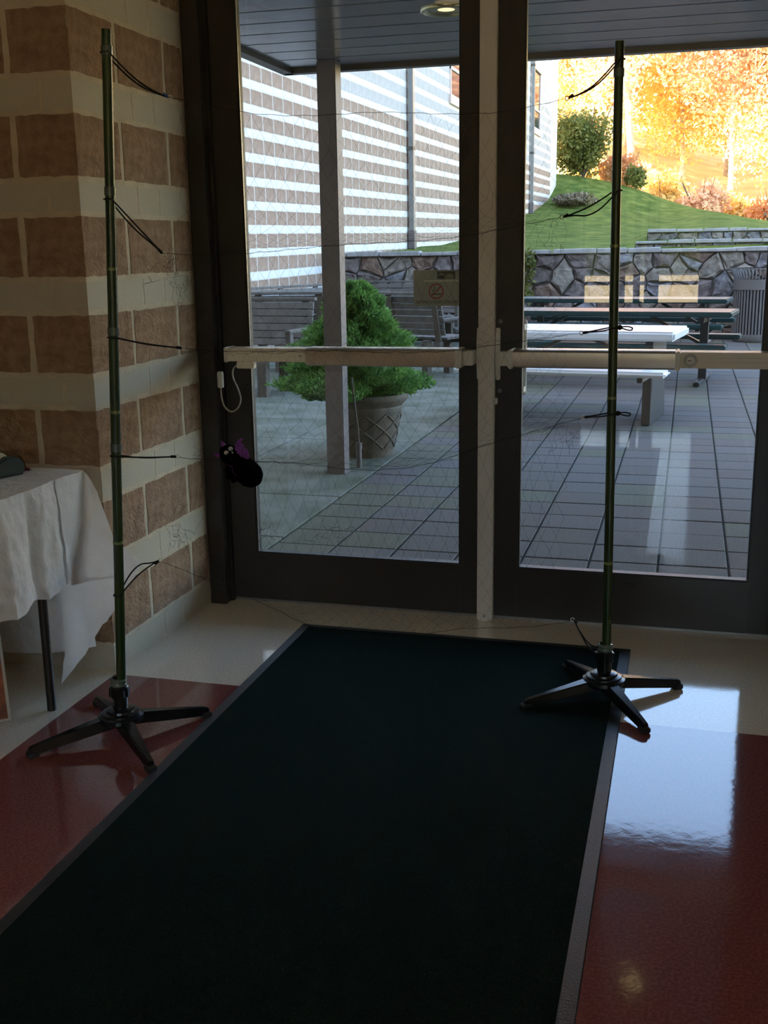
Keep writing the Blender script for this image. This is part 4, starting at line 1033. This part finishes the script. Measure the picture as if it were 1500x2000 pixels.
V = {'D0': (.026, -1.10, .742), 'D1': (.040, -1.10, .575), 'D2': (.046, -1.10, .412), 'C0': (.026, -.940, .742), 'C1': (.032, -.957, .60), 'C2': (-.015, -.985, .375), 'E0': (.066, -.93, .672), 'E1': (.112, -.935, .53), 'T1': (.216, -.94, .440), 'E2': (.105, -.95, .400)}
ks = list(V); m.v = [cloc(*V[k]) for k in ks]; ix = {k: i for i, k in enumerate(ks)}
for q in ('D0 C0 C1 D1', 'D1 C1 C2 D2', 'C0 E0 E1 C1', 'C1 E1 T1 E2', 'C1 E2 C2'): m.f.append(tuple(ix[k] for k in q.split()))
crinkle(m, 'corner_drape', 3, .005)
m = MB()
V = {'L0': (-.073, -.965, .375), 'L1': (.03, -.955, .40), 'L2': (.115, -.945, .41), 'TT': (.205, -.938, .438), 'M0': (-.076, -.960, .25), 'M1': (.02, -.968, .26), 'M2': (.057, -.948, .238), 'R1': (.142, -.936, .357), 'R2': (.104, -.942, .285), 'Q0': (-.088, -.962, .12), 'Q1': (-.010, -.960, .13), 'TP': (-.099, -.964, .024)}
ks = list(V); m.v = [cloc(*V[k]) for k in ks]; ix = {k: i for i, k in enumerate(ks)}
for q in ('L0 L1 M1 M0', 'L1 L2 R2 M1', 'L2 TT R1 R2', 'M1 R2 M2', 'M0 M1 Q1 Q0', 'M1 M2 Q1', 'Q0 Q1 TP'): m.f.append(tuple(ix[k] for k in q.split()))
crinkle(m, 'hanging_corner', 3, .005)

# ---------------------------------------------------------------- things on and under the table
td = thing('tape_dispenser', 'grey-green desk tape dispenser on the paper-covered table', 'dispenser', (-.172, -1.110, .7435), math.radians(66))
MB().prism([(-.085, 0), (.088, 0), (.090, .030), (.080, .048), (.060, .058), (.030, .062), (.005, .050), (-.030, .034), (-.060, .046), (-.085, .042)], (0, .0275, 0), (1, 0, 0), (0, 0, 1), (0, -1, 0), .055).build('body', 'dispenser_teal', td, bevel=.006, seg=3, smooth='auto')
MB().tube([(.012, .010, .042), (.012, -.010, .042)], .034, 28).build('tape_roll', 'tape_roll', td, smooth='auto')
MB().b2((-.090, -.012, .040), (-.082, .012, .047)).build('cutter', 'steel_dark', td)
pk = thing('plastic_pack', 'see-through plastic pack lying behind the tape dispenser', 'pack', (-.215, -.985, .7435), math.radians(6))
MB().prism([(-.09, 0), (.055, 0), (.050, .020), (.040, .038), (.022, .048), (-.02, .052), (-.09, .052)], (0, .028, 0), (1, 0, 0), (0, 0, 1), (0, -1, 0), .05).build('shell', 'plastic_film', pk, bevel=.004, smooth='auto')
MB().b2((-.085, -.018, .004), (.040, .022, .012)).build('insert_card', 'tape_roll', pk)
rd = thing('red_clip', 'tiny dark red plastic clip beside the tape dispenser', 'clip', (-.137, -.992, .7435), .4)
MB().prism([(-.010, 0), (.008, 0), (.012, .004), (.006, .009), (-.008, .012)], (0, .005, 0), (1, 0, 0), (0, 0, 1), (0, -1, 0), .010).build('clip_body', 'red_plastic', rd, bevel=.002)
MB().b2((.006, -.003, .003), (.014, .003, .006)).build('clip_tip', 'felt_white', rd)
U = Vector((-.76, -.65, 0)).normalized(); W = Vector((-.054, .080, .296)).normalized(); W = (W - U * W.dot(U)).normalized(); Nn = U.cross(W).normalized()
po = thing('leaning_poster', 'orange and brown poster board leaning under the table at the left edge', 'poster', (-.124, -1.217, .001))
MB().prism([(0, 0), (.62, 0), (.62, .42), (0, .42)], (0, 0, 0), U, W, Nn, .006).build('board', 'poster_border', po)
MB().prism([(.009, .009), (.611, .009), (.611, .411), (.009, .411)], tuple(-Nn * .001), U, W, Nn, .008).build('print', 'poster_orange', po)
